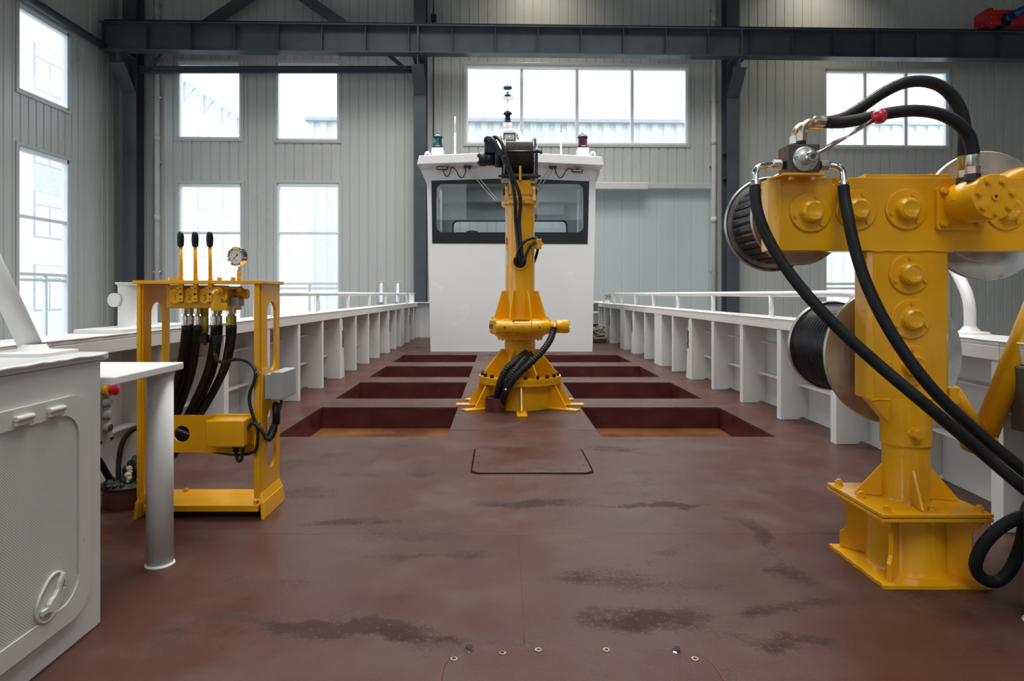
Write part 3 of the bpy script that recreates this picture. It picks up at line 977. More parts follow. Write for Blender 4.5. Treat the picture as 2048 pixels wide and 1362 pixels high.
LF = [1.98, 2.78, 3.58, 4.38, 5.18, 5.98, 6.78, 7.55, 8.36, 9.17, 9.98, 10.79, 11.6, 12.2, 13.2, 14.0, 14.6]
RF = [1.85, 2.68, 3.46, 4.26, 5.10, 5.90, 6.70, 7.48, 8.26, 8.86, 9.86, 10.70, 11.5, 12.9, 13.7, 14.5]
bulwark(-1, LF, (12.2,), (7.55, 10.79, 13.2), 'white steel bulwark with frames along the left side')
bulwark(1, RF, (8.86, 11.5), (7.48, 10.70, 12.9), 'white steel bulwark with frames along the right side')
eb = thing('end_bulwark', 'white bulwark closing the far end beside the wheelhouse', 'bulwark', (XC, 14.75, 0))
m = MB(); m.box(-2.13, 0.5, 14.72, 14.74, 0, 0.80); m.box(0.5, 2.48, 14.9, 14.92, 0.30, 0.80); m.build('plating', M['white'], eb)
m = MB(); m.box(-2.13, 0.5, 14.62, 14.80, 0.79, 0.81); m.box(0.5, 2.48, 14.6, 15.0, 0.79, 0.83); m.box(0.5, 2.48, 14.58, 14.60, 0.56, 0.60); m.build('cap_rail', M['white'], eb, bevel=0.004)
m = MB(); m.box(1.2, 2.48, 15.2, 15.22, 0, 0.5); m.build('back_plate', M['seat_dark'], eb)  # dark sheet stands in for the shade in the gap below the plating


# guard rails on the caps
def guard_rail(x, y0, y1, posts, label, zt=1.0, curve0=True, curve1=True):
    g = thing('guard_rail', label, 'railing', (x, y0, 0.8))
    pts = []
    if curve0: pts += [(x, y0, 0.80), (x, y0 + 0.005, zt - 0.10), (x, y0 + 0.03, zt - 0.03), (x, y0 + 0.11, zt)]
    else: pts += [(x, y0, zt)]
    pts += [(x, y0 + (y1 - y0) * k / 8, zt) for k in range(1, 8)]
    if curve1: pts += [(x, y1 - 0.11, zt), (x, y1 - 0.03, zt - 0.03), (x, y1 - 0.005, zt - 0.10), (x, y1, 0.80)]
    else: pts += [(x, y1, zt)]
    m = MB(); m.tube(pts, 0.024, n=14, sub=5); m.build('handrail', M['white'], g)
    for y in posts:
        m = MB(); m.cyl((x, y, 0.80), (x, y, zt - 0.01), 0.022, n=16); m.lathe((x, y, 0.80), (0, 0, 1), [(0.034, 0), (0.026, 0.006), (0.022, 0.016)], n=16)
        m.build('post', M['white'], g)
    return g


guard_rail(-2.0, 5.25, 13.75, [5.65, 7.04, 8.42, 9.80, 11.2, 12.6], 'white pipe railing on top of the left bulwark')
guard_rail(2.35, 4.23, 13.15, [5.54, 7.05, 8.45, 9.8, 11.1, 12.4], 'white pipe railing on top of the right bulwark')
g = thing('gooseneck_rail', 'thick curved white post behind the yellow reel machine', 'railing', (2.33, 3.18, 0.8))
m = MB(); m.tube([px(1940, 670, 3.18), px(1940, 630, 3.18), px(1937, 600, 3.2), px(1926, 570, 3.26), px(1903, 530, 3.4), px(1868, 490, 3.62)], 0.026, n=16, sub=6); m.build('bent_pipe', M['white'], g)
q = px(1940, 672, 3.18)
m = MB(); m.lathe((q.x, q.y, 0.80), (0, 0, 1), [(0.085, 0), (0.08, 0.012), (0.045, 0.016), (0.027, 0.04)], n=24); m.build('foot_flange', M['white'], g)

# mooring bitts
mbt = thing('mooring_bitts', 'pair of white mooring bitts with a cross bar on the left bulwark', 'bollard', (-2.03, 3.6, 0.8))
m = MB(); m.plate(rrect(-2.16, -1.90, 3.22, 4.02, 0.03), [], (0, 0, 0.80), (1, 0, 0), (0, 1, 0), 0.02); m.build('base_plate', M['white'], mbt, bevel=0.004)
for u, d in ((256, 3.50), (296, 3.72)):
    c = px(u, 600, d)
    m = MB(); m.lathe((c.x, c.y, 0.82), (0, 0, 1), [(0.0, 0.0), (0.056, 0), (0.049, 0.012), (0.049, 0.225), (0.049, 0.225), (0.062, 0.236), (0.062, 0.244), (0.062, 0.244), (0, 0.244)], n=32); m.build('bitt', M['white'], mbt)
a, b = px(228, 600, 3.44), px(331, 601, 3.82)
m = MB(); m.cyl(a, b, 0.021, n=20); m.build('cross_bar', M['white'], mbt)
for p, q in ((a, 1), (b, -1)):
    dr = (b - a).normalized() * q
    m = MB(); m.cyl(p - dr * 0.006, p + dr * 0.012, 0.037); m.build('end_cap', M['white'], mbt)
for u, d, nm in ((823.5, 14.45, 'small white bollard at the far end of the left bulwark'), (1215, 14.2, 'small white bollard with rope turns at the far right corner')):
    c = px(u, 600, d)
    t = thing('bollard', nm, 'bollard', (c.x, d, 0.8))
    m = MB(); m.lathe((c.x, d, 0.80), (0, 0, 1), [(0.0, 0), (0.075, 0), (0.06, 0.01), (0.06, 0.2), (0.06, 0.2), (0.075, 0.21), (0.075, 0.225), (0.075, 0.225), (0, 0.225)], n=24); m.build('post', M['white'], t)
    if u > 1000:
        m = MB()
        for k in range(4): m.tube([(c.x + 0.066 * math.cos(a * PI / 5), d + 0.066 * math.sin(a * PI / 5), 0.90 + 0.022 * k + 0.012 * math.sin(a * PI / 5 + k)) for a in range(11)], 0.013, n=8, sub=3)
        m.tube([(c.x - 0.06, d - 0.06, 0.95), (c.x - 0.10, d - 0.12, 0.84), (c.x - 0.15, d - 0.16, 0.6), (c.x - 0.17, d - 0.3, 0.36), (c.x - 0.22, d - 0.6, 0.24)], 0.013, n=8)
        m.build('rope_turns', M['hemp'], t)
t = thing('rope_coil', 'heap of old rope on deck in the far right corner', 'rope', (2.05, 13.3, 0))
r = random.Random(11)
for k in range(1):
    m = MB()
    for j in range(16):
        cx, cy, cz = 2.045 + r.uniform(-0.04, 0.04), 13.32 + r.uniform(-0.05, 0.05), 0.02 + 0.019 * j
        ra, rb = r.uniform(0.10, 0.16) * (1 - j * 0.015), r.uniform(0.13, 0.22)
        ph = r.uniform(0, 6)
        ax, ay = r.uniform(-0.25, 0.25), r.uniform(-0.25, 0.25)
        pts = [(cx + ra * math.cos(ph + q), cy + rb * math.sin(ph + q), max(0.014, cz + ra * ax * math.cos(q + ph) + rb * ay * math.sin(q + ph))) for q in [i * 0.6 for i in range(12)]]
        m.tube(pts, 0.0145, n=8, sub=4)
    m.build('rope', M['hemp'], t)

# ------------------------------------------------------------------ wheelhouse
wh = thing('wheelhouse', 'white steel wheelhouse with a wide black-framed windshield', 'cabin', (0.2, 12.2, 0))
YF, YR = 11.1, 13.3
WT = 3.24
front = [(-1.205, 0), (1.605, 0), (1.665, 3.19), (0.2, WT), (-1.275, 3.19)]
gl = rrect(-1.12, 1.46, 2.055, 2.925, 0.11, 8)
m = MB(); m.plate(front, [gl], (0, YF + 0.03, 0), (1, 0, 0), (0, 0, 1), 0.03); m.build('front_panel', M['white_clean'], wh)
for s, xb, xt in ((-1, -1.205, -1.275), (1, 1.605, 1.665)):
    m = MB()
    for (y0, y1, z0, z1) in ((YF + 0.03, YR, 0, 1.95), (YF + 0.03, YR, 2.9, 3.19), (YF + 0.03, 11.45, 1.95, 2.9), (12.35, 12.55, 1.95, 2.9), (13.1, YR, 1.95, 2.9)):
        xa, xc = xb + (xt - xb) * z0 / 3.19, xb + (xt - xb) * z1 / 3.19
        t = -s * 0.03
        a = [(min(xa, xa + t), y0, z0), (max(xa, xa + t), y0, z0), (max(xa, xa + t), y1, z0), (min(xa, xa + t), y1, z0),
             (min(xc, xc + t), y0, z1), (max(xc, xc + t), y0, z1), (max(xc, xc + t), y1, z1), (min(xc, xc + t), y1, z1)]
        m.hexa(a)
    m.build('side_panel', M['white_clean'], wh)
    for (y0, y1) in ((11.45, 12.35), (12.55, 13.1)):
        m = MB(); xs = (xb + xt) / 2 + (-0.005 if s < 0 else 0.0) - s * 0.015; m.box(xs, xs + 0.006, y0, y1, 1.95, 2.9); m.build('side_glass', M['windshield'], wh)
rear = rect(-1.2, 1.6, 0, 3.19)
rg = rrect(-0.96, 1.37, 1.85, 2.50, 0.09, 8)
m = MB(); m.plate(rear, [rg], (0, YR, 0), (1, 0, 0), (0, 0, 1), 0.03); m.build('rear_panel', M['cabin_grey'], wh)
m = MB(); m.plate(rrect(-0.985, 1.395, 1.825, 2.525, 0.10, 8), [rg], (0, YR - 0.03, 0), (1, 0, 0), (0, 0, 1), 0.012); m.build('rear_window_seal', M['black_band'], wh)
m = MB(); m.plate(rrect(-0.97, 1.38, 1.84, 2.51, 0.1, 8), [], (0, YR - 0.01, 0), (1, 0, 0), (0, 0, 1), 0.006); m.build('rear_glass', M['glass'], wh)
m = MB(); m.box(-1.2, 1.6, YF + 0.04, YR - 0.04, 3.14, 3.17); m.box(-1.15, 1.55, 12.9, 13.25, 2.86, 3.14); m.build('headliner', M['cabin_grey'], wh)
m = MB(); m.box(-1.15, 1.55, YF + 0.04, 11.75, 1.70, 1.95); m.build('dashboard', M['seat_dark'], wh, bevel=0.03)
m = MB(); m.box(-1.17, 1.57, YF + 0.04, YR - 0.04, 0.3, 0.34); m.build('cabin_floor', M['seat_dark'], wh)
m = MB()
m.lathe((-0.52, 11.83, 2.02), (0, -0.8, 0.6), [(0.19 + 0.014 * math.cos(a * PI / 6), 0.014 * math.sin(a * PI / 6)) for a in range(13)], n=32)
for a in (0, 2 * PI / 3, 4 * PI / 3):
    fx, fy, fd = frame_of((0, -0.8, 0.6)); c = Vector((-0.52, 11.83, 2.02))
    m.cyl(c, c + fx * (0.18 * math.sin(a)) + fy * (0.18 * math.cos(a)), 0.010, n=8)
m.cyl((-0.52, 11.83, 2.02), (-0.52, 11.70, 1.92), 0.02, n=10)
m.build('steering_wheel', M['black_band'], wh)
m = MB(); m.box(0.42, 1.32, 13.1, 13.22, 2.62, 2.86); m.build('air_conditioner', M['cabin_grey'], wh, bevel=0.03)
band = [(-1.175, 1.878), (1.520, 1.868), (1.545, 2.955), (0.2, 3.005), (-1.19, 2.965)]
m = MB(); m.plate(band, [rrect(-1.105, 1.445, 2.07, 2.91, 0.11, 8)], (0, YF, 0), (1, 0, 0), (0, 0, 1), 0.008); m.build('window_frame', M['black_band'], wh)
m = MB(); m.plate(rrect(-1.13, 1.47, 2.05, 2.93, 0.11, 8), [], (0, YF + 0.022, 0), (1, 0, 0), (0, 0, 1), 0.008); m.build('windshield', M['windshield'], wh)
roof = [(-1.40, 3.185), (0.19, 3.235), (1.755, 3.165), (1.72, 3.315), (0.19, 3.40), (-1.365, 3.335)]
m = MB(); m.plate(roof, [], (0, 13.6, 0), (1, 0, 0), (0, 0, 1), 2.82); m.build('roof', M['white_clean'], wh, bevel=0.012)
for s, xa in ((-1, -1.24), (1, 1.63)):
    m = MB(); m.plate([(0, 3.18), (0, 2.82), (s * 0.15, 3.18)] if s > 0 else [(0, 3.18), (-0.15, 3.18), (0, 2.82)], [], (xa, 11.24, 0), (1, 0, 0), (0, 0, 1), 0.02)
    m.build('eave_gusset', M['white_clean'], wh, fix=True)
cl = bpy.data.lights.new('cabin_fill', 'AREA'); cl.size = 0.5; cl.energy = 7; cl.color = (0.95, 0.98, 1.0)  # added fill light to brighten the cabin interior
lo_ = bpy.data.objects.new('cabin_fill', cl); lo_.location = (0.3, 12.1, 3.12); COL.objects.link(lo_); lo_.parent = wh; lo_.location = Vector((0.3, 12.1, 3.12)) - Vector(wh.location)
# wipers: two arms on either side, pivots under the eave
for s in (-1, 1):
    for k in range(2):
        u0, v0 = (931 if s < 0 else 1101) + (8.5 * k), 334
        u1, v1 = (992 + 6 * k, 404) if s < 0 else (1062 + 6 * k, 392)
        pv = px(u0, v0, 11.03)
        tip = px(u1, v1, 11.03)
        w = MB(); w.cyl(pv + Vector((0, 0.06, 0)), pv + Vector((0, -0.02, 0)), 0.030, n=16)
        wo = w.build('wiper_pivot', M['winch_black'], wh)
        w = MB(); w.tube([pv + Vector((0, -0.012, 0)), pv * 0.5 + tip * 0.5 + Vector((0, -0.02, 0)), tip], 0.008, n=8); w.build('wiper_arm', M['steel'], wo)
        md = pv * 0.45 + tip * 0.55
        w = MB(); w.bar(md + Vector((0, 0.012, 0)), tip + (tip - md) * 0.25 + Vector((0, 0.012, 0)), 0.012, 0.022, (0, 1, 0)); w.build('wiper_blade', M['winch_black'], wo)
# light bars and their cables
for nm, u, v, tilt in (('slim work light bar left under the wheelhouse eave', 884.5, 336.5, 0.0), ('slim work light bar right under the wheelhouse eave', 1154.5, 341.5, 0.05)):
    c = px(u, v, 11.03)
    t = thing('work_light_bar', nm, 'lamp', c, group=None)
    ex = Vector((math.cos(tilt), 0, -math.sin(tilt)))
    m = MB(); m.bar(c - ex * 0.098, c + ex * 0.098, 0.05, 0.052); m.build('housing', M['winch_black'], t, bevel=0.012)
    m = MB(); m.bar(c - ex * 0.08 + Vector((0, -0.027, 0)), c + ex * 0.08 + Vector((0, -0.027, 0)), 0.006, 0.024); m.build('led_strip', M['led'], t)
    m = MB(); m.box(c.x - 0.02, c.x + 0.02, c.y + 0.0, YF, c.z + 0.015, c.z + 0.04); m.build('bracket', M['winch_black'], t)
    if u < 1000: pts = [(886, 341), (890, 350), (894, 353), (899, 347), (902, 336), (906, 335), (912, 340), (918, 352), (924, 355), (929, 349), (932, 337)]
    else: pts = [(1110, 338), (1114, 350), (1120, 355), (1126, 352), (1131, 342), (1137, 337), (1141, 338), (1147, 342)]
    m = MB(); m.tube([px(a, b, 11.075) for a, b in pts], 0.007, n=8, sub=5); m.build('cable', M['black_rubber'], t)

# lamps and gear on the wheelhouse roof
for nm, u, lens, su in (('green starboard lantern on a white box, left roof corner', 875.5, 'lens_green', -1), ('red port lantern on a white box, right roof corner', 1165.5, 'lens_red', 1)):
    c = px(u, 297, 11.1)
    zr = 3.325
    t = thing('side_lantern', nm, 'lamp', (c.x, 11.1, zr))
    m = MB(); m.box(c.x - 0.10, c.x + 0.10, 11.0, 11.25, zr, 3.52); m.build('plinth', M['white_clean'], t, bevel=0.006)
    m = MB(); m.box(c.x - 0.092, c.x + 0.092, 11.03, 11.21, 3.52, 3.54); m.lathe((c.x, 11.12, 3.54), (0, 0, 1), [(0.085, 0), (0.085, 0.02), (0.07, 0.02)], n=24)
    m.lathe((c.x, 11.12, 3.70), (0, 0, 1), [(0.075, 0), (0.09, 0.0), (0.09, 0.025), (0.075, 0.045), (0.05, 0.07), (0.02, 0.08), (0.015, 0.095), (0, 0.097)], n=24)
    m.box(c.x - 0.02 - su * 0.05, c.x + 0.045 - su * 0.03, 11.035, 11.20, 3.54, 3.71)
    m.build('lamp_body', M['winch_black'], t)
    m = MB(); m.lathe((c.x, 11.12, 3.56), (0, 0, 1), [(0.076, 0), (0.08, 0.03), (0.08, 0.11), (0.076, 0.14)], n=24); m.build('lens', M[lens], t)
    m = MB(); m.box(c.x - 0.04, c.x + 0.05, 11.025, 11.04, 3.545, 3.565); m.build('name_plate', M['alu'], t)
    m = MB()
    xs = c.x + su * 0.18
    m.tube([(xs - su * 0.08, 11.1, zr), (xs - su * 0.03, 11.1, zr + 0.11), (xs, 11.1, zr + 0.13), (xs + su * 0.03, 11.1, zr + 0.10), (xs + su * 0.03, 11.1, zr - 0.01)], 0.022, n=10)
    tag(m.build('pipe_loop', M['white_clean']), 'small white bent pipe loop on the %s roof corner' % ('left' if su < 0 else 'right'), 'pipe')
for u, nm, dk in ((910, 'white whip antenna on the left half of the wheelhouse roof', False), (1122, 'whip antenna with a dark tip on the right half of the roof', True)):
    a, b, c = px(u, 309, 11.2), px(u, 266, 11.2), px(u, 233, 11.2)
    t = thing('whip_antenna', nm, 'antenna', (a.x, 11.2, 3.36))
    m = MB(); m.cyl((a.x, 11.2, 3.36), b, 0.019, 0.017, n=12); m.build('base_rod', M['white_clean'], t)
    m = MB(); m.cyl(b, c, 0.014 if not dk else 0.007, 0.012 if not dk else 0.005, n=10); m.build('whip', M['white_clean'] if not dk else M['grey_box'], t)
t = thing('dome_horn', 'small black dome behind the right roof edge', 'horn', (1.17, 11.25, 3.35))
m = MB(); m.sphere((1.17, 11.25, 3.40), 0.055, 20); m.build('dome', M['winch_black'], t)
m = MB(); m.lathe((1.17, 11.27, 3.40), (0, 1, 0), [(0, 0), (0.066, 0), (0.066, 0.03), (0, 0.03)], n=24); m.build('rim', M['white_clean'], t)

# mast head: searchlight housing and two lanterns
mx, my = 0.14, 11.7
t = thing('searchlight_housing', 'rounded white housing with a square lamp on the roof centre', 'lamp', (0.165, 11.6, 3.38))
m = MB()
pr = [(-0.27, 3.70), (-0.10, 3.67), (0.45, 3.67), (0.43, 3.82), (0.40, 3.93), (0.25, 3.985), (0.16, 3.995), (0.05, 3.98), (-0.06, 3.93), (-0.085, 3.86)]
m.plate([(-0.10, 3.69), (0.43, 3.69), (0.415, 3.84), (0.385, 3.93), (0.26, 3.985), (0.165, 3.995), (0.07, 3.985), (-0.055, 3.93), (-0.085, 3.84)], [], (0, 11.85, 0), (1, 0, 0), (0, 0, 1), 0.28)
m.build('housing', M['white_clean'], t, bevel=0.03)
m = MB(); m.box(0.08, 0.25, 11.62, 11.78, 3.38, 3.70); m.build('pedestal', M['white_clean'], t)
a, b = px(1007, 281.5, 11.56), px(1031, 266, 11.56)
m = MB(); m.plate(rect(a.x, b.x, a.z, b.z), [rect(a.x + 0.015, b.x - 0.015, a.z + 0.015, b.z - 0.015)], (0, 11.575, 0), (1, 0, 0), (0, 0, 1), 0.03); fr = m.build('lamp_frame', M['black_band'], t)
m = MB(); m.plate(rect(a.x + 0.012, b.x - 0.012, a.z + 0.012, b.z - 0.012), [], (0, 11.575, 0), (1, 0, 0), (0, 0, 1), 0.012)
m.sphere(((a.x + b.x) / 2, 11.565, (a.z + b.z) / 2 - 0.01), 0.03, 12, (1.1, 0.4, 1)); m.build('reflector', M['alu'], fr)


def strokes(name, parent, mat, lines, d, r):
    q = MB()
    for ln in lines: q.tube([px(u, v, d) for u, v in ln], r, n=6, sub=4, spline=len(ln) > 2)
    return q.build(name, mat, parent)


strokes('letter_mark', t, M['ink'], [[(1003.0, 273.2), (1000.5, 273), (998.8, 275.4), (999.6, 278.2)], [(1000, 277), (1002.5, 276.6), (1003.2, 278.2)], [(1003.4, 276.3), (1004, 278), (1005.4, 276.2)]], 11.565, 0.0045)
strokes('letter_mark', t, M['ink'], [[(1033.4, 273.4), (1034.4, 276.2), (1035.6, 278.2), (1036.6, 274.2), (1036.8, 278.6)]], 11.565, 0.005)
m = MB(); m.sphere(px(1034.2, 270.5, 11.565), 0.018, 10, (0.7, 0.3, 1.1)); m.build('blue_mark', M['motor_blue'], t)
mst = thing('signal_mast', 'thin white mast with two brackets and short wire ends', 'mast', (mx, my, 3.99))
m = MB(); m.cyl((mx, my, 3.985), (mx, my, 4.67), 0.020, n=14); m.build('pole', M['white_clean'], mst)
lan = []
for v, w, nm in ((248.5, 0.082, 'lower black lantern on the signal mast'), (197.0, 0.11, 'top clear glass lantern on the signal mast')):
    c = px(1016, v, my)
    m = MB(); m.box(mx - w, mx + w, my - 0.07, my + 0.07, c.z - 0.025, c.z + 0.02); m.build('bracket', M['white_clean'], mst, bevel=0.004)
    lz = c.z + 0.02
    q = thing('mast_lantern', nm, 'lamp', (mx, my, lz))
    m = MB(); m.lathe((mx, my, lz), (0, 0, 1), [(0, 0), (0.08, 0), (0.08, 0.018), (0.065, 0.025), (0.055, 0.04), (0, 0.04)], n=24); m.build('base', M['winch_black'], q)
    m = MB(); m.lathe((mx, my, lz + 0.16), (0, 0, 1), [(0, 0), (0.08, 0), (0.082, 0.018), (0.06, 0.045), (0.03, 0.06), (0.012, 0.064), (0.01, 0.075), (0, 0.076)], n=24); m.build('cap', M['winch_black'], q)
    m = MB(); m.lathe((mx, my, lz + 0.03), (0, 0, 1), [(0.062, 0), (0.064, 0.065), (0.062, 0.13)], n=24); m.build('glass', M['clear'], q)
    if v > 220:
        m = MB(); m.box(mx - 0.042, mx + 0.045, my - 0.03, my + 0.03, lz + 0.03, lz + 0.17); m.build('screen', M['winch_black'], q)
    m = MB(); m.cyl((mx, my, lz + 0.03), (mx, my, lz + 0.10), 0.02, n=12); m.build('bulb', M['alu'], q)
for ln in ([(1001, 219.5), (1007, 217), (1014, 215)], [(1022, 238), (1029, 239), (1035, 240.5)]):
    m = MB(); m.tube([px(a, b, my - 0.01) for a, b in ln], 0.004, n=6); m.build('wire_end', M['grey_box'], mst)

# ------------------------------------------------------------------ deck crane in the middle
cx, cy = 0.180, 5.77
cr = thing('deck_crane', 'yellow deck crane column with ribbed base standing between the deck wells', 'crane', (cx, cy, 0))


def pol(r, a, z): return Vector((cx + r * math.cos(a), cy + r * math.sin(a), z))


def rib(mb, a, prof, t):
    """radial plate of profile (radius, height) at angle a"""
    d = Vector((math.cos(a), math.sin(a), 0))
    n = Vector((-math.sin(a), math.cos(a), 0))
    o = Vector((cx, cy, 0)) + n * (t / 2)
    mb.plate(prof, [], o, d, (0, 0, 1), t)


m = MB(); m.lathe((cx, cy, 0), (0, 0, 1), [(0.30, 0), (0.30, 0.22)], n=56); m.build('base_drum', M['yellow'], cr)
for a in (0, 30, 150, 180, 212, 270, 328, 90):
    ra = a * PI / 180
    m = MB(); rib(m, ra, [(0.29, 0), (0.46, 0), (0.46, 0.03), (0.355, 0.215), (0.29, 0.215)], 0.016)
    ro = m.build('base_rib', M['yellow'], cr, bevel=0.003, fix=True)
    m = MB(); d = Vector((math.cos(ra), math.sin(ra), 0)); c0 = Vector((cx, cy, 0.006))
    m.bar(c0 + d * 0.30, c0 + d * 0.575, 0.085, 0.014)
    m.build('foot_plate', M['yellow'], ro, bevel=0.003)
m = MB(); m.lathe((cx, cy, 0), (0, 0, 1), [(0.20, 0.215), (0.368, 0.215), (0.368, 0.215), (0.368, 0.241), (0.368, 0.241), (0.363, 0.243), (0.368, 0.245), (0.368, 0.245), (0.368, 0.272), (0.368, 0.272), (0.1, 0.272)], n=64); m.build('flange', M['yellow'], cr)
for k in range(20):
    a = 2 * PI * (k + 0.35) / 20
    p = pol(0.338, a, 0.272)
    m = MB(); m.hexn(p, p + Vector((0, 0, 0.028)), 0.0175); m.build('flange_bolt', M['winch_black'], cr, label='black hexagon bolt on the base flange')
    if math.sin(a) < 0.2:
        p = pol(0.338, a, 0.203)
        m = MB(); m.hexn(p, p + Vector((0, 0, 0.012)), 0.016); m.build('flange_nut', M['yellow'], cr)
m = MB(); m.lathe((cx, cy, 0), (0, 0, 1), [(0.138, 0.27), (0.138, 0.61)], n=48); m.build('lower_column', M['yellow'], cr)
for k in range(8):
    a = PI / 8 + k * PI / 4
    m = MB(); rib(m, a, [(0.13, 0.273), (0.345, 0.273), (0.345, 0.315), (0.185, 0.50), (0.13, 0.50)], 0.014); m.build('lower_rib', M['yellow'], cr, bevel=0.003, fix=True)
# hose opening in the lower column
op = pol(0.138, -PI / 2 + 0.48, 0.44)
od = Vector((math.cos(-PI / 2 + 0.48), math.sin(-PI / 2 + 0.48), 0.12))
m = MB(); m.lathe(op - od * 0.01, od, [(0.050, 0), (0.050, 0.05), (0.050, 0.05), (0.057, 0.05), (0.057, 0.05), (0.057, -0.02)], n=28); m.build('hose_collar', M['yellow'], cr)
m = MB(); m.cyl(op, op + od * 0.012, 0.05); m.build('hose_opening_shade', M['ink'], cr)  # black disc painted for the dark inside of the opening
m = MB(); m.lathe((cx, cy, 0), (0, 0, 1), [(0.13, 0.600), (0.205, 0.600), (0.205, 0.600), (0.205, 0.622), (0.205, 0.622), (0.225, 0.625), (0.225, 0.648)], n=56)
m.build('slew_flange', M['yellow'], cr)
for k in range(16):
    a = 2 * PI * (k + 0.5) / 16
    if math.sin(a) < 0.3:
        p = pol(0.19, a, 0.588); m = MB(); m.hexn(p, p + Vector((0, 0, 0.012)), 0.011); m.build('slew_bolt', M['yellow'], cr)
# slewing gear housing with worm casing and motor
m = MB(); m.lathe((cx, cy, 0), (0, 0, 1), [(0.1, 0.645), (0.262, 0.645), (0.275, 0.658), (0.275, 0.658), (0.275, 0.765), (0.275, 0.765), (0.268, 0.767), (0.268, 0.768), (0.262, 0.778), (0.262, 0.778), (0.1, 0.79)], n=64)
m.build('gear_housing', M['yellow'], cr)
m = MB(); yw = cy - 0.25
m.lathe((cx - 0.215, yw, 0.715), (1, 0, 0), [(0, 0), (0.050, 0), (0.056, 0.008), (0.056, 0.15), (0.064, 0.16), (0.064, 0.30), (0.056, 0.31), (0.056, 0.45), (0.05, 0.46), (0, 0.46)], n=32)
m.build('worm_casing', M['yellow'], cr)
for xo in (-0.14, 0.01, 0.16):
    m = MB(); m.sphere((cx + xo, yw - 0.055, 0.715), 0.010, 10); m.build('plug', M['stub_red'], cr)
m = MB(); m.box(cx - 0.276, cx - 0.24, cy - 0.13, cy - 0.075, 0.695, 0.735); m.build('name_plate', M['plate_grey'], cr)
m = MB(); m.cyl((cx + 0.24, yw, 0.72), (cx + 0.315, yw, 0.72), 0.042); m.lathe((cx + 0.305, yw, 0.72), (1, 0, 0), [(0, 0), (0.052, 0), (0.058, 0.006), (0.058, 0.095), (0.052, 0.105), (0, 0.105)], n=32)
mo = m.build('slew_motor', M['yellow'], cr)
for k in range(7):
    a = 2 * PI * k / 7
    m = MB(); p = Vector((cx + 0.41, yw + 0.042 * math.cos(a), 0.72 + 0.042 * math.sin(a))); m.hexn(p, p + Vector((0.01, 0, 0)), 0.008); m.build('bolt', M['yellow'], mo)
m = MB(); m.tube([(cx + 0.285, yw - 0.03, 0.745), (cx + 0.285, yw - 0.075, 0.73), (cx + 0.275, yw - 0.09, 0.69), (cx + 0.268, yw - 0.092, 0.65)], 0.015, n=12); m.build('motor_elbow', M['yellow'], cr)
m = MB(); m.lathe((cx, cy, 0), (0, 0, 1), [(0.132, 0.78), (0.132, 1.80)], n=56)
col_ = m.build('column', M['yellow'], cr)
for k in range(8):
    a = PI / 8 + k * PI / 4
    m = MB(); rib(m, a, [(0.125, 0.785), (0.248, 0.785), (0.248, 0.80), (0.175, 1.03), (0.125, 1.03)], 0.014); m.build('upper_rib', M['yellow'], cr, bevel=0.003, fix=True)
m = MB(); m.box(cx - 0.075, cx + 0.075, cy - 0.29, cy - 0.24, 0.775, 0.792); m.build('top_clip', M['yellow'], cr)
for k in range(12):
    a = 2 * PI * (k + 0.5) / 12
    if math.sin(a) < 0.4:
        p = pol(0.255, a, 0.779); m = MB(); m.hexn(p, p + Vector((0, 0, 0.012)), 0.011); m.build('gear_bolt', M['yellow'], cr)
# hose opening in the upper column
op = Vector((cx - 0.005, cy - 0.128, 1.285))
m = MB(); m.lathe(op, (0, -1, 0), [(0.058, 0), (0.058, 0.022), (0.058, 0.022), (0.067, 0.022), (0.067, 0.022), (0.067, -0.03)], n=32); m.build('column_collar', M['yellow'], cr)
m = MB(); m.cyl(op + Vector((0, 0.02, 0)), op + Vector((0, -0.0052, 0)), 0.0575); m.build('column_opening_shade', M['ink'], cr)  # shade inside the column, put in as a black disc
# stickers on the left flank
for nm, z0, z1, mt in (('decal', 1.52, 1.70, 'white_plastic'), ('decal', 1.44, 1.50, 'red_mark'), ('name_plate', 1.26, 1.38, 'alu')):
    m = MB()
    for k in range(4):
        a0, a1 = PI + 0.28 + 0.07 * k, PI + 0.28 + 0.07 * (k + 1)
        m.hexa([pol(0.131, a0, z0), pol(0.131, a1, z0), pol(0.1335, a1, z0), pol(0.1335, a0, z0), pol(0.131, a0, z1), pol(0.131, a1, z1), pol(0.1335, a1, z1), pol(0.1335, a0, z1)])
    m.build(nm, M[mt], cr, fix=True)
# head: collar, cheeks and knuckle
m = MB(); m.lathe((cx, cy, 0), (0, 0, 1), [(0.12, 1.79), (0.158, 1.79), (0.166, 1.80), (0.166, 1.80), (0.166, 1.825), (0.166, 1.825), (0, 1.825)], n=56); m.build('head_collar', M['yellow'], cr)
for s in (-1, 1):
    m = MB(); xo = cx + s * 0.121
    m.plate([(-0.13, 1.823), (0.13, 1.823), (0.085, 1.93)] + [(0.085 * math.cos(a * PI / 8), 1.93 + 0.058 * math.sin(a * PI / 8)) for a in range(1, 8)] + [(-0.085, 1.93)], [], (xo - 0.014, cy, 0), (0, 1, 0), (0, 0, 1), 0.028)
    m.build('cheek_plate', M['yellow'], cr, bevel=0.004, fix=True)
    m = MB(); m.cyl((xo, cy - 0.02, 1.92), (xo + s * 0.03, cy - 0.02, 1.92), 0.035); m.build('pin_head', M['winch_black'], cr)
m = MB(); m.plate([(-0.115, 1.87), (0.10, 1.87), (0.13, 2.02), (-0.10, 2.02), (-0.122, 1.995)], [], (cx - 0.10, cy, 0), (0, 1, 0), (0, 0, 1), 0.195); m.build('knuckle', M['yellow'], cr, bevel=0.02, fix=True)
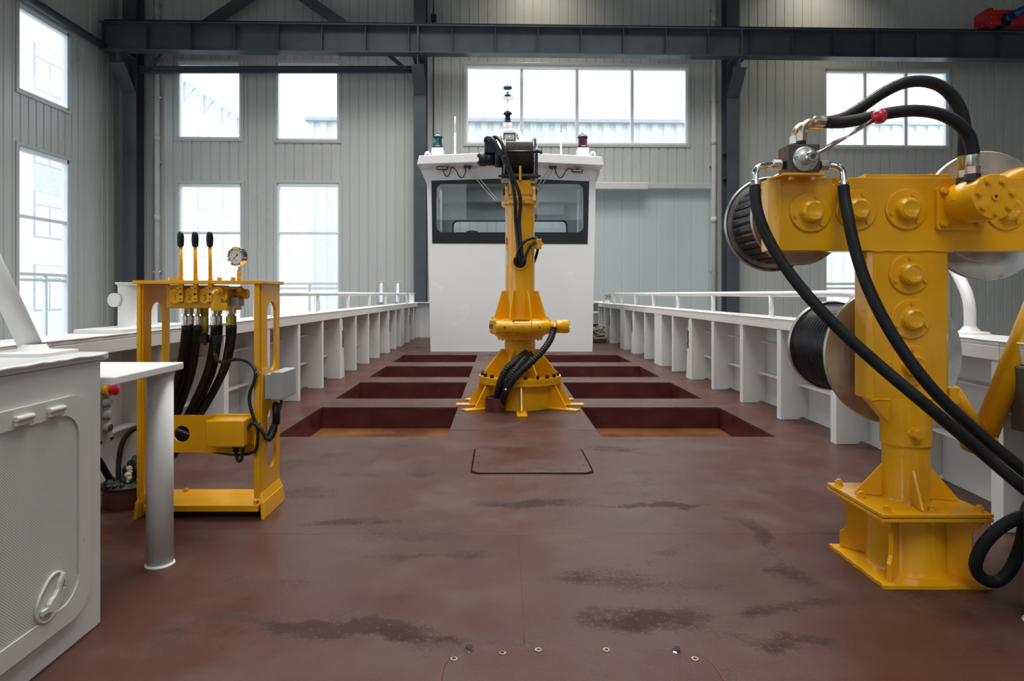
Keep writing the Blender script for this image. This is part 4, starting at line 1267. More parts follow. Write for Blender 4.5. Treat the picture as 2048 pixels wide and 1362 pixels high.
m = MB(); m.bar((cx - 0.10, cy - 0.125, 1.845), (cx + 0.10, cy - 0.125, 1.845), 0.02, 0.02, (0, 1, 0)); m.box(cx - 0.045, cx + 0.04, cy - 0.175, cy - 0.15, 1.815, 1.845); m.build('hose_clamp', M['yellow'], cr)
m = MB(); m.plate([(-0.01, 2.0), (0.05, 2.0), (0.03, 2.13), (0.0, 2.13)], [], (cx - 0.012, cy - 0.14, 0), (0, 1, 0), (0, 0, 1), 0.02); m.build('lug', M['yellow'], cr, fix=True)
m = MB(); m.box(cx + 0.015, cx + 0.145, cy + 0.05, cy + 0.55, 1.98, 2.0); m.build('boom_stub', M['yellow'], cr)
# winch
wn = MB(); wn.box(cx - 0.17, cx + 0.16, cy - 0.13, cy + 0.13, 2.022, 2.062); wn.box(cx - 0.195, cx + 0.18, cy - 0.14, cy - 0.10, 2.03, 2.05)
wb = wn.build('winch_base', M['winch_black'], cr, bevel=0.006)
zc = 2.225
for xo, t in ((-0.165, 0.018), (0.137, 0.018)):
    m = MB(); m.plate([(-0.13, 2.05), (0.13, 2.05), (0.13, 2.10), (0.08, 2.33), (-0.04, 2.33), (-0.13, 2.22)], [circ(0.0, zc, 0.06)], (cx + xo, cy, 0), (0, 1, 0), (0, 0, 1), t); m.build('side_frame', M['winch_black'], wb, fix=True)
for xo in (-0.14, 0.108):
    m = MB(); m.lathe((cx + xo, cy, zc), (1, 0, 0), [(0.05, 0), (0.168, 0), (0.168, 0), (0.168, 0.012), (0.168, 0.012), (0.05, 0.012)], n=48); m.build('drum_flange', M['winch_black'], wb)
m = MB()
pr = []
for k in range(22 * 4 + 1):
    h = 0.235 * k / 88
    pr.append((0.143 + 0.0045 * math.cos(2 * PI * k / 4), h))
m.lathe((cx - 0.128, cy, zc), (1, 0, 0), pr, n=48); m.build('rope_drum', M['rope'], wb)
m = MB(); m.cyl((cx - 0.17, cy - 0.17, 2.245), (cx + 0.17, cy - 0.17, 2.245), 0.012, n=14); m.hexn((cx + 0.165, cy - 0.17, 2.245), (cx + 0.19, cy - 0.17, 2.245), 0.02)
m.bar((cx + 0.145, cy - 0.17, 2.245), (cx + 0.145, cy - 0.05, 2.245), 0.015, 0.04); m.bar((cx - 0.155, cy - 0.17, 2.245), (cx - 0.155, cy - 0.05, 2.245), 0.015, 0.04)
m.build('tie_bar', M['winch_black'], wb)
m = MB(); m.plate([(-0.06, 2.30), (0.05, 2.34), (0.03, 2.42), (-0.03, 2.39)], [], (cx + 0.125, cy, 0), (0, 1, 0), (0, 0, 1), 0.02); m.build('rope_guide', M['winch_black'], wb, fix=True)
# hydraulic motor with its valve block
m = MB(); m.cyl((cx - 0.225, cy, zc), (cx - 0.16, cy, zc), 0.085); m.cyl((cx - 0.34, cy, 2.215), (cx - 0.22, cy, 2.215), 0.058); m.lathe((cx - 0.37, cy, 2.215), (1, 0, 0), [(0, 0), (0.06, 0), (0.064, 0.006), (0.064, 0.06), (0.058, 0.07)], n=28)
m.build('winch_motor', M['winch_black'], wb)
for k in range(4):
    a = PI / 4 + k * PI / 2
    p = Vector((cx - 0.37, cy + 0.045 * math.cos(a), 2.215 + 0.045 * math.sin(a))); m = MB(); m.hexn(p + Vector((-0.014, 0, 0)), p, 0.011); m.build('motor_bolt', M['winch_black'], wb)
m = MB(); m.box(cx - 0.318, cx - 0.205, cy - 0.06, cy + 0.05, 2.26, 2.37); m.cyl((cx - 0.29, cy - 0.01, 2.37), (cx - 0.29, cy - 0.01, 2.40), 0.02); m.cyl((cx - 0.235, cy - 0.01, 2.37), (cx - 0.235, cy - 0.01, 2.40), 0.02)
m.build('valve_block', M['winch_black'], wb, bevel=0.006)


def hose(name, parent, pts, r, mat='black_rubber', n=14, sub=8, wrap=None, label=None):
    q = MB(); q.tube(pts, r, n=n, sub=sub, wrap=wrap)
    return q.build(name, M[mat], parent, label=label)


hose('winch_hose', cr, [px(970.5, 283, 5.73), px(972, 277, 5.70), px(979, 275.5, 5.64), px(988, 282, 5.58), px(1003, 310, 5.56), px(1020, 350, 5.56), px(1028, 385, 5.57), px(1030, 408, 5.585), px(1031.5, 445, 5.62), px(1036, 490, 5.61), px(1039, 520, 5.615), px(1040, 535, 5.655)], 0.0155, sub=6, mat='cable')
hose('winch_hose', cr, [px(983, 281, 5.74), px(986, 275.5, 5.70), px(994, 275, 5.64), px(1003, 286, 5.58), px(1012, 312, 5.56), px(1025, 350, 5.56), px(1038, 385, 5.57), px(1041, 408, 5.585), px(1038.5, 445, 5.62), px(1041.5, 488, 5.61), px(1045, 516, 5.61), px(1044, 533, 5.655)], 0.0155, sub=6, mat='cable')
# clamp arm on the right of the column and its two hoses
m = MB(); m.box(cx + 0.10, cx + 0.19, cy - 0.10, cy - 0.06, 1.40, 1.49); m.hexn((cx + 0.185, cy - 0.08, 1.445), (cx + 0.205, cy - 0.08, 1.445), 0.012); m.build('pipe_clamp', M['yellow'], cr, bevel=0.008)
hose('column_hose', cr, [px(1034, 533, 5.655), px(1033, 520, 5.61), px(1036, 504, 5.60), px(1043, 490, 5.59), px(1054, 480, 5.60), px(1066, 476, 5.62), px(1073, 476, 5.70)], 0.013, mat='cable')
hose('column_hose', cr, [px(1041, 535, 5.655), px(1047, 523, 5.605), px(1052, 510, 5.60), px(1059, 495, 5.60), px(1066, 487, 5.62), px(1073, 486, 5.70)], 0.013, mat='cable')
hose('column_hose', cr, [px(1075, 485, 5.76), px(1075.5, 497, 5.78), px(1073, 510, 5.80), px(1068, 524, 5.83), px(1062, 538, 5.87)], 0.013, mat='cable')
# spiral wrapped hoses out of the deck stub
hose('wrapped_hose', cr, [px(992, 806, 5.49), px(995, 785, 5.44), px(1001, 762, 5.39), px(1014, 737, 5.39), px(1032, 721, 5.46), px(1046, 710, 5.56), px(1052, 706, 5.63)], 0.027, mat='wrap', wrap=(0.0035, 0.021), sub=44)
hose('wrapped_hose', cr, [px(1000, 808, 5.47), px(1007, 786, 5.42), px(1016, 762, 5.37), px(1030, 740, 5.38), px(1045, 722, 5.46), px(1056, 711, 5.58), px(1060, 707, 5.64)], 0.026, mat='wrap', wrap=(0.0035, 0.021), sub=44)
hose('wrapped_hose', cr, [px(1004, 808, 5.45), px(1012, 784, 5.38), px(1029, 757, 5.33), px(1057, 730, 5.31), px(1083, 704, 5.33), px(1099, 682, 5.38), px(1106, 664, 5.43), px(1108, 655, 5.44)], 0.026, mat='wrap', wrap=(0.0035, 0.021), sub=44)
m = MB(); m.sphere(px(1012, 779, 5.36), 0.022, 14, (1, 1, 0.7)); m.build('hose_clip', M['steel'], cr)
dp = thing('deck_pipe_stub', 'short red-brown pipe stub in front of the crane base with wrapped hoses', 'pipe', (-0.04, 5.48, 0))
m = MB(); m.lathe((-0.04, 5.48, 0), (0, 0, 1), [(0.088, 0), (0.088, 0.118), (0.088, 0.118), (0.080, 0.118), (0.080, 0.118), (0.080, 0.10), (0.080, 0.10), (0, 0.10)], n=36); m.build('pipe', M['stub_red'], dp)
m = MB(); m.cyl((-0.04, 5.48, 0.10), (-0.04, 5.48, 0.112), 0.079); m.build('sealant', M['tar'], dp)

# ------------------------------------------------------------------ hydraulic valve stand (left)
vs = thing('valve_stand', 'yellow hydraulic valve stand with three levers and a pressure gauge', 'valve stand', (-1.33, 2.97, 0))
VX0, VX1, VY0, VY1 = -1.60, -1.07, 2.86, 3.09


def slot_panel(x, s):
    """end plate in the YZ plane with one tall and one short slot, flanged along its edges"""
    m = MB()
    o = [(VY0 + 0.01, 0.10), (VY1, 0.10), (VY1, 1.045), (VY0, 1.045), (VY0 + 0.01, 0.9)]
    m.plate([(VY0, 0.10), (VY1, 0.10), (VY1, 1.045), (VY0, 1.045)], [rrect(2.925, 3.040, 0.645, 0.965, 0.057), rrect(2.925, 3.040, 0.195, 0.47, 0.057)], (x - 0.006, 0, 0), (0, 1, 0), (0, 0, 1), 0.012)
    e = m.build('end_panel', M['yellow'], vs, bevel=0.002)
    m = MB()
    m.box(x - (0.018 if s < 0 else 0.026), x, VY0 - 0.012, VY0, 0.09, 1.045); m.build('edge_flange', M['yellow'], e, bevel=0.003)
    m = MB()   # splayed foot
    m.hexa([(x - 0.005 + s * 0.018, VY0 - 0.03, 0.0), (x + 0.008 + s * 0.018, VY0 - 0.03, 0.0), (x + 0.008 + s * 0.018, VY1 + 0.02, 0.0), (x - 0.005 + s * 0.018, VY1 + 0.02, 0.0),
            (x - 0.008 + s * 0.012, VY0 - 0.02, 0.075), (x + 0.008 + s * 0.012, VY0 - 0.02, 0.075), (x + 0.008 + s * 0.012, VY1 + 0.01, 0.075), (x - 0.008 + s * 0.012, VY1 + 0.01, 0.075)])
    m.hexa([(x - 0.006 + s * 0.012, VY0 - 0.02, 0.075), (x + 0.006 + s * 0.012, VY0 - 0.02, 0.075), (x + 0.006 + s * 0.012, VY1 + 0.01, 0.075), (x - 0.006 + s * 0.012, VY1 + 0.01, 0.075),
            (x - 0.006, VY0, 0.115), (x + 0.006, VY0, 0.115), (x + 0.006, VY1, 0.115), (x - 0.006, VY1, 0.115)])
    m.build('foot', M['yellow'], e, bevel=0.003)


slot_panel(VX0, -1)
slot_panel(VX1, 1)
m = MB(); m.box(VX0 - 0.03, VX1 + 0.02, VY0 - 0.025, VY1 + 0.02, 1.045, 1.060); m.build('top_plate', M['yellow'], vs, bevel=0.002)
m = MB(); m.box(VX0 + 0.01, VX1 - 0.006, VY0 - 0.01, VY1, 0.045, 0.058); m.box(VX0 + 0.01, VX1 - 0.006, VY0 - 0.01, VY0 + 0.002, 0.03, 0.046); m.build('base_plate', M['yellow'], vs, bevel=0.002)
m = MB(); m.box(VX0 + 0.03, VX1 - 0.02, VY0 + 0.02, VY1 - 0.02, 0.004, 0.045); m.build('gap_shade', M['tar'], vs)  # dark block standing in for the shade under the base plate
m = MB(); m.plate(rect(VX0 + 0.006, VX1 - 0.006, 0.285, 0.452), [circ(-1.437, 0.368, 0.0375)], (0, 2.90, 0), (1, 0, 0), (0, 0, 1), 0.012); m.build('cross_panel', M['yellow'], vs, bevel=0.002)
m = MB(); m.box(-1.277, -1.112, 2.775, 2.89, 0.335, 0.453 - 0.002); bx_ = m.build('terminal_box', M['yellow'], vs, bevel=0.006)
m = MB(); m.box(-1.285, -1.104, 2.872, 2.888, 0.325, 0.46); m.build('box_base', M['yellow'], bx_, bevel=0.003)
for xb, yb in ((-1.50, 2.885), (-1.10, 2.885), (-1.50, 3.06), (-1.1, 3.06)):
    m = MB(); m.hexn((xb, yb, 0.058), (xb, yb, 0.070), 0.012); m.build('base_bolt', M['yellow'], vs)
# valve bank
vb = MB(); vb.box(-1.515, -1.285, 2.905, 3.04, 0.935, 1.040); vb.box(-1.30, -1.225, 2.875, 3.04, 0.925, 1.035); vo = vb.build('valve_bank', M['yellow'], vs, bevel=0.004)
for k, (u, dig) in enumerate(((349, '1'), (378.5, '2'), (407.5, '3'))):
    c = px(u, 591, 2.885)
    w = 0.022
    m = MB(); m.box(c.x - w, c.x + w, 2.886, 2.906, 0.955, 1.027)
    co = m.build('section_cover', M['yellow'], vs, bevel=0.004, label='square cover of a valve section with a handwritten digit')
    m = MB()
    for sx in (-1, 1):
        for z in (0.961, 1.021): m.cyl((c.x + sx * 0.015, 2.884, z), (c.x + sx * 0.015, 2.887, z), 0.004, n=10)
    m.build('screw', M['plate_grey'], co)
    L = {'1': [[(0, 0.011), (0, -0.011)]],
         '2': [[(-0.006, 0.006), (-0.003, 0.011), (0.003, 0.010), (0.004, 0.004), (-0.002, -0.004), (-0.007, -0.010), (0.0, -0.010), (0.008, -0.011)]],
         '3': [[(-0.006, 0.009), (0.0, 0.012), (0.005, 0.008), (0.0, 0.001), (0.006, -0.004), (0.003, -0.011), (-0.005, -0.012)]]}[dig]
    m = MB()
    for ln in L: m.tube([(c.x + 0.003 + p, 2.8855, 0.984 + q) for p, q in ln], 0.0011, n=6, sub=5, spline=len(ln) > 2)
    m.build('digit', M['ink'], co)
    # lever
    ul = (362.5, 391.5, 421)[k]
    lv = px(ul, 580, 2.875)
    m = MB(); m.box(lv.x - 0.0095, lv.x + 0.0095, 2.868, 2.884, 0.965, 1.066)
    bo = m.build('lever_bracket', M['yellow'], vs, bevel=0.002)
    m = MB()
    for z, rr in ((1.024, 0.003), (0.999, 0.0055), (0.977, 0.003)): m.cyl((lv.x, 2.866, z), (lv.x, 2.869, z), rr, n=14)
    m.build('bracket_hole', M['ink'], bo)  # holes given as black discs for their shade
    t0, t1, t2 = px(ul - 0.3, 557, 2.872), px(ul - 1.2, 493, 2.85), px(ul - 1.6, 464, 2.845)
    m = MB(); m.cyl(t0 - Vector((0, 0, 0.01)), t1, 0.0085, 0.0075, n=16)
    lo = m.build('lever', M['yellow'], vs)
    m = MB(); m.lathe(t1 - Vector((0, 0, 0.002)), t2 - t1, [(0, 0), (0.009, 0), (0.0125, 0.004), (0.0145, 0.02), (0.015, 0.04), (0.0135, 0.055), (0.009, 0.065), (0.004, 0.068), (0, 0.068)], n=20)
    m.build('grip', M['grip'], lo)
    m = MB(); m.cyl((lv.x - 0.028, 2.89, 1.028), (lv.x - 0.01, 2.885, 1.028), 0.009, n=12); m.build('spool_end', M['yellow'], vs)
rx = px(446, 590, 2.87).x
m = MB(); m.cyl((rx - 0.008, 2.876, 1.012), (rx - 0.016, 2.82, 1.008), 0.013, n=16); m.hexn((rx - 0.004, 2.878, 1.013), (rx - 0.009, 2.855, 1.011), 0.018); ro = m.build('relief_valve', M['yellow'], vs)
m = MB(); m.cyl((rx - 0.016, 2.822, 1.008), (rx - 0.0175, 2.808, 1.0075), 0.007, n=12); m.build('adjuster', M['steel'], ro)
m = MB()
for ln in ([(442, 598), (442.6, 601), (441.6, 604)], [(444, 599.5), (447, 599.3)], [(445.5, 598), (445.3, 603), (448, 602.6)], [(450, 599.5), (449.6, 602.5), (452, 602.6)], [(452, 599), (453.5, 603), (454, 598.5), (454.6, 604)], [(443, 604.6), (454, 604.4)]):
    m.tube([px(a, b, 2.8735) for a, b in ln], 0.0009, n=6, sub=3, spline=len(ln) > 2)
m.build('ink_note', M['ink'], vs)
m = MB(); m.box(-1.222, -1.184, 2.90, 2.96, 0.945, 0.985); m.build('name_plate', M['plate_grey'], vs)
m = MB(); m.cyl((-1.226, 2.96, 1.0), (-1.165, 2.96, 1.0), 0.022); m.hexn((-1.20, 2.96, 1.0), (-1.185, 2.96, 1.0), 0.026); m.sphere((-1.19, 2.93, 1.02), 0.016); m.build('end_fitting', M['yellow'], vs)
for u in (342, 355, 438.5, 466): 
    c = px(u, 556, 2.93); m = MB(); m.hexn((c.x, 2.93, 1.06), (c.x, 2.93, 1.076), 0.011); m.build('top_bolt', M['yellow'], vs)
# pressure gauge
gx = px(478, 560, 2.93)
m = MB(); m.cyl((gx.x, 2.93, 1.06), (gx.x, 2.93, 1.085), 0.009, n=16); m.cyl((gx.x, 2.93, 1.085), (gx.x, 2.93, 1.108), 0.0105, n=8); m.build('gauge_stem', M['yellow'], vs)
m = MB(); m.hexn((gx.x, 2.93, 1.108), (gx.x, 2.93, 1.125), 0.008); m.build('gauge_nut', M['steel'], vs)
gc = Vector((gx.x - 0.002, 2.925, 1.170))
gd = Vector((0.13, -1, 0.02)).normalized()
gd = Vector((-0.25, -1, 0.0)).normalized()
gfx, gfy, _ = frame_of(gd)
m = MB(); m.lathe(gc - gd * 0.016, gd, [(0, 0), (0.038, 0), (0.041, 0.004), (0.041, 0.004), (0.041, 0.028), (0.0435, 0.03), (0.0435, 0.037), (0.040, 0.039), (0.036, 0.036), (0.036, 0.034)], n=40); go = m.build('gauge', M['chrome'], vs)
m = MB(); m.cyl(gc + gd * 0.010, gc + gd * 0.0145, 0.0365, n=40); m.build('dial', M['dial'], go)


def dl(pts, name, mat, r):
    q = MB()
    for ln in pts: q.tube([gc + gd * 0.0155 - gfx * a * 1.0 * -1 + gfy * b for a, b in ln], r, n=6, sub=3, spline=len(ln) > 2)
    q.build(name, mat, go)


sgn = 1 if gfx.x > 0 else -1
dl([[(-0.016 * sgn, -0.013), (0.006 * sgn, 0.007)]], 'needle', M['ink'], 0.0011)
dl([[(0.004 * sgn, 0.005), (0.010 * sgn, 0.010)]], 'needle_tail', M['ink'], 0.003)
dl([[(sgn * 0.031 * math.cos(a), 0.031 * math.sin(a)) for a in (-0.55, -0.3, 0, 0.3, 0.6, 0.8)]], 'red_arc', M['red_mark'], 0.0010)
dl([[(sgn * 0.026 * math.cos(a), 0.026 * math.sin(a)), (sgn * 0.029 * math.cos(a), 0.029 * math.sin(a))] for a in [-0.8 + k * 0.47 for k in range(11)]] + [[(-0.004, 0.016), (0.008, 0.016)], [(-0.008, -0.018), (-0.005, -0.014), (-0.002, -0.018)], [(0.003, -0.014), (0.005, -0.018), (0.008, -0.017)]], 'dial_marks', M['ink'], 0.0006)
# hose fittings and hoses below the bank
HS = [(370.5, 2.93, 'steel', [(367, 690), (358, 745), (342, 800), (318, 880), (285, 950), (262, 985)]),
      (382, 3.00, 'steel', [(379, 690), (371, 740), (354, 795), (330, 870), (292, 945), (266, 985)]),
      (395, 2.93, 'steel', [(393, 690), (384, 745), (364, 805), (335, 875), (298, 945), (268, 985)]),
      (428.5, 2.93, 'steel', [(425, 695), (412, 750), (384, 812), (348, 880), (302, 950), (270, 985)]),
      (438, 3.00, 'steel', [(435, 690), (424, 745), (396, 808), (360, 875), (310, 945), (272, 985)]),
      (459, 2.93, 'yellow_dim', [(457, 690), (446, 740), (418, 795), (382, 848), (330, 925), (276, 985)]),
      (466, 2.99, 'yellow_dim', [(463, 690), (451, 735), (424, 790), (390, 845), (336, 925), (280, 985)])]
hose_paths = []
for k, (u, d, mt, pp) in enumerate(HS):
    a = px(u, 612, d)
    m = MB(); m.hexn((a.x, d, 0.952), (a.x, d, 0.935), 0.020); m.hexn((a.x, d, 0.935), (a.x, d, 0.908), 0.0165); m.cyl((a.x, d, 0.908), (a.x, d, 0.897), 0.009, n=14)
    fo = m.build('hose_nut', M['brass'] if k in (0, 2) else M['steel'], vs)
    bz = 0.842
    m = MB(); m.lathe((a.x, d, 0.899), (0, 0, -1), [(0, 0), (0.0145, 0), (0.0155, 0.003), (0.0155, 0.03), (0.0165, 0.036), (0.0155, 0.057), (0, 0.057)], n=20); m.build('ferrule', M[mt], fo)
    pts = [Vector((a.x, d, bz + 0.012)), Vector((a.x, d, bz - 0.01))]
    n = len(pp)
    for i, (uu, vv) in enumerate(pp):
        dd = d + (3.17 - d) * min(1, (i + 1) / 3.0) + 0.012 * (k % 3 - 1)
        if i >= n - 2: dd = 3.13 if i == n - 2 else 3.06
        pts.append(px(uu, vv, dd))
    hose('hydraulic_hose', vs, pts, 0.0165, sub=10, n=16)
    hose_paths.append(pts)
m = MB(); a = px(409.5, 640, 2.96); m.hexn((a.x, 2.96, 0.95), (a.x, 2.96, 0.91), 0.018); m.cyl((a.x, 2.96, 0.915), (a.x, 2.96, 0.82), 0.0165, n=18); m.build('pressure_switch', M['yellow_dim'], vs)
m = MB(); m.cyl((a.x, 2.96, 0.825), (a.x, 2.96, 0.80), 0.014, n=16); m.box(a.x - 0.016, a.x + 0.016, 2.94, 2.975, 0.775, 0.812); m.build('switch_plug', M['black_rubber'], vs)
m = MB(); m.cyl((a.x + 0.0, 2.96, 0.776), (a.x, 2.96, 0.764), 0.010, n=14); m.build('switch_cap', M['red_mark'], vs)
m = MB(); a = px(433.5, 680, 2.88); m.box(a.x - 0.014, a.x + 0.014, 2.87, 2.90, 0.775, 0.815); m.cyl((a.x - 0.004, 2.885, 0.775), (a.x - 0.006, 2.885, 0.745), 0.011, n=14)
for q in (-1, 1): m.bar((a.x - 0.011, 2.869, 0.795 - q * 0.016), (a.x + 0.011, 2.869, 0.795 + q * 0.016), 0.004, 0.004, (0, 1, 0))
m.build('cable_plug', M['black_rubber'], vs, bevel=0.002)
# yellow lettering along one of the hoses
m = MB()
path = catmull([Vector(p) for p in hose_paths[5]], 40)
acc = [0.0]
for i in range(1, len(path)): acc.append(acc[-1] + (path[i] - path[i - 1]).length)


def along(s):
    for i in range(1, len(acc)):
        if acc[i] >= s:
            t = (s - acc[i - 1]) / (acc[i] - acc[i - 1] + 1e-9)
            return path[i - 1].lerp(path[i], t), (path[i] - path[i - 1]).normalized()
    return path[-1], (path[-1] - path[-2]).normalized()


def lettering(text, s0, size, r, step_back=True, side=0.0):
    q = MB()
    s = s0
    for ch in text:
        if ch == ' ':
            s += size * 0.5; continue
        vs_, fs_, w = glyph(ch, size)
        c, tg = along(s)
        ny = (Vector((0, 0, 1.0)) - c); ny = Vector((0, -1, 0)) + Vector((0.35, 0, 0.1))
        ny = (ny - tg * ny.dot(tg)).normalized()
        bi = ny.cross(tg)
        nn = (ny * math.cos(side) + bi * math.sin(side)).normalized()
        up = nn.cross(tg)
        q.add([c + nn * (r + 0.0006) + tg * p.x + up * (p.y - size * 0.35) for p in vs_], fs_)
        s += w + size * 0.14
    return q


lettering('A T HYDRAULIC HOSE ISO-10-100', 0.15, 0.011, 0.0165, side=-0.25).build('hose_lettering', M['orange_ink'], vs)
# control cable looping to the right and down
hose('control_cable', vs, [px(431, 698, 2.885), px(430, 710, 2.88), px(437, 722, 2.86), px(450, 724, 2.85), px(470, 719, 2.85), px(490, 721, 2.85), px(505, 732, 2.84), px(511, 745, 2.83), px(508, 765, 2.83), px(500, 785, 2.83), px(500, 810, 2.83), px(510, 842, 2.83), px(524, 862, 2.82), px(533, 878, 2.83), px(541, 872, 2.86), px(546, 858, 2.9), px(549, 848, 2.92)], 0.0075, mat='cable', n=12)
hose('control_cable', vs, [px(472, 896, 2.82), px(473, 912, 2.82), px(477, 922, 2.815), px(483, 918, 2.81), px(487, 895, 2.81), px(491, 865, 2.82), px(503, 848, 2.825), px(514, 852, 2.825), px(516, 870, 2.83), px(513, 895, 2.83), px(505, 905, 2.84), px(480, 910, 2.86), px(455, 908, 2.95), px(425, 903, 3.04)], 0.0075, mat='cable', n=12)
m = MB(); p = px(472, 893, 2.82); m.cyl((p.x, 2.82, 0.336), (p.x, 2.82, 0.305), 0.013, n=14); m.hexn((p.x, 2.82, 0.336), (p.x, 2.82, 0.322), 0.018); m.build('cable_gland', M['black_rubber'], vs)
for u, v in ((514, 746), (517, 849)):
    m = MB(); p = px(u, v, 2.835); m.lathe(p, (0.9, -0.2, -0.4), [(0.011 + 0.002 * math.cos(a * PI / 4), 0.002 * math.sin(a * PI / 4)) for a in range(9)], n=16); m.bar(p, p + Vector((0.022, 0, 0.004)), 0.003, 0.003); m.build('cable_tie', M['brass'], vs)
# grey junction box on the right end panel
jb = thing('junction_box', 'grey junction box bolted to the right side of the yellow valve stand', 'box', (-1.02, 2.97, 0.53))
m = MB(); m.box(-1.063, -0.982, 2.885, 3.065, 0.526, 0.638); m.build('box_body', M['grey_box'], jb, bevel=0.004)
m = MB(); m.box(-1.032, -0.978, 2.881, 3.069, 0.522, 0.648); m.build('lid', M['grey_box'], jb, bevel=0.004)
for y in (2.92, 2.99):
    m = MB(); m.cyl((-1.02, y, 0.524), (-1.02, y, 0.508), 0.009, n=14); m.hexn((-1.02, y, 0.524), (-1.02, y, 0.515), 0.012); m.build('cable_gland', M['steel'], jb)
m = MB(); p = px(552.5, 831, 2.93); m.cyl((p.x, 2.93, 0.50), (p.x, 2.93, 0.405), 0.0175, n=16); m.build('black_sleeve', M['grip'], jb)
hose('box_cable', jb, [(-1.02, 2.92, 0.517), (p.x - 0.003, 2.93, 0.49), (p.x, 2.93, 0.45), (p.x, 2.93, 0.40), px(549, 866, 2.93), px(540, 880, 2.92), px(533, 876, 2.90), px(529, 862, 2.93), px(532, 848, 2.97)], 0.008, mat='cable', n=12)
hose('box_cable', jb, [(-1.02, 2.99, 0.517), (-1.024, 2.985, 0.48), (-1.035, 2.97, 0.43), (-1.05, 2.95, 0.395), px(536, 872, 2.94)], 0.007, mat='cable', n=12)

# ------------------------------------------------------------------ deck stub with sealed hoses, push-button station
sx, sy = -1.772, 3.04
ds = thing('hose_deck_stub', 'large red-brown deck stub sealed with black mastic behind the white post', 'pipe', (sx, sy, 0))
m = MB(); m.lathe((sx, sy, 0), (0, 0, 1), [(0.102, 0), (0.102, 0.10), (0.102, 0.10), (0.09, 0.10), (0, 0.10)], n=40); m.build('pipe', M['stub_red'], ds)
m = MB(); r = random.Random(5)
m.lathe((sx, sy, 0), (0, 0, 1), [(0.105, 0.088), (0.106, 0.10), (0.08, 0.118), (0.0, 0.125)], n=40)
for k in range(26):
    a, q = r.uniform(0, 2 * PI), r.uniform(0.02, 0.095)
    m.sphere((sx + q * math.cos(a), sy + q * math.sin(a), 0.112), r.uniform(0.012, 0.026), 8, (1, 1, r.uniform(0.5, 1.1)))
m.build('mastic', M['tar'], ds)
m = MB()
for k in range(22): m.sphere((sx + 0.034 + r.uniform(-0.030, 0.035), sy - 0.040 + r.uniform(-0.015, 0.015) + 0.002 * k, 0.112 + 0.005 * k), r.uniform(0.012, 0.020), 8, (1, 1, 1.3))
m.build('mastic_smear', M['tar'], ds)
m = MB()
for k in range(5): m.sphere((sx + 0.036 + 0.006 * (k % 2), sy - 0.058 + 0.004 * k, 0.125 + 0.014 * k), 0.011 + 0.003 * (k % 3), 9, (1.1, 0.8, 1.1))
m.build('foam_patch', M['foam'], ds)
hose('cable', ds, [(px(237, 962, 3.03)), px(238, 920, 3.04), px(245, 885, 3.05), px(262, 862, 3.06), px(285, 853, 3.07), px(310, 851, 3.08), px(345, 858, 3.09), px(385, 872, 3.1)], 0.012, mat='cable')
hose('cable', ds, [px(225, 966, 3.02), px(212, 945, 2.98), px(197, 920, 2.92), px(170, 890, 2.85)], 0.015, mat='black_rubber')
ps = thing('push_button_station', 'grey push-button station with a red emergency stop under the white shelf', 'switch', (-1.86, 3.05, 0.3))
m = MB(); m.box(-1.90, -1.875, 2.985, 3.10, 0.29, 0.60); m.build('back_plate', M['grey_box'], ps, bevel=0.003)
m = MB(); m.box(-2.10, -1.90, 3.03, 3.05, 0.33, 0.36); m.build('bracket', M['white'], ps)
m = MB(); m.cyl((-1.875, 3.045, 0.548), (-1.852, 3.045, 0.548), 0.036); eo = m.build('stop_collar', M['yellow'], ps)
m = MB(); m.lathe((-1.852, 3.045, 0.548), (1, 0, 0), [(0.02, 0), (0.02, 0.012), (0.028, 0.014), (0.030, 0.026), (0.02, 0.034), (0, 0.036)], n=24); m.build('stop_button', M['red_knob'], eo)
for z, mt in ((0.483, 'grey_box'), (0.424, 'grey_box'), (0.365, 'stub_red')):
    m = MB(); m.lathe((-1.875, 3.045, z), (1, 0, 0), [(0.024, 0), (0.024, 0.016), (0.02, 0.02), (0, 0.02)], n=24); bo = m.build('button_collar', M['grey_box'], ps)
    m = MB(); m.cyl((-1.856, 3.045, z), (-1.849, 3.045, z), 0.016, n=20); m.build('button', M[mt], bo)
    m = MB(); m.box(-1.8755, -1.873, 3.02, 3.06, z + 0.026, z + 0.036); m.build('name_tag', M['alu'], ps)
for y in (2.995, 3.085):
    m = MB(); m.hexn((-1.876, y, 0.305), (-1.864, y, 0.305), 0.007); m.build('bolt', M['ink'], ps)

# ------------------------------------------------------------------ white locker, shelf and brace at the left edge
lk = thing('steel_locker', 'large white steel locker at the left edge with a moulded hatch', 'locker', (-1.5, 1.2, 0))
m = MB(); m.box(-1.78, -1.212, 0.42, 1.945, 0, 0.80); m.build('body', M['locker_white'], lk, bevel=0.006)
m = MB(); m.box(-1.80, -1.206, 0.40, 1.975, 0.80, 0.822); m.build('top_plate', M['locker_white'], lk, bevel=0.005)
r = random.Random(9); m = MB(); m.tube([(-1.204, 0.42 + 0.03 * k, 0.818 + r.uniform(-0.002, 0.002)) for k in range(52)], 0.005, n=6, spline=False)
m.build('weld_bead', M['white'], lk)
ho = MB()


def yz(mb, outer, holes, x, t): mb.plate(outer, holes, (x, 0, 0), (0, 1, 0), (0, 0, 1), t)


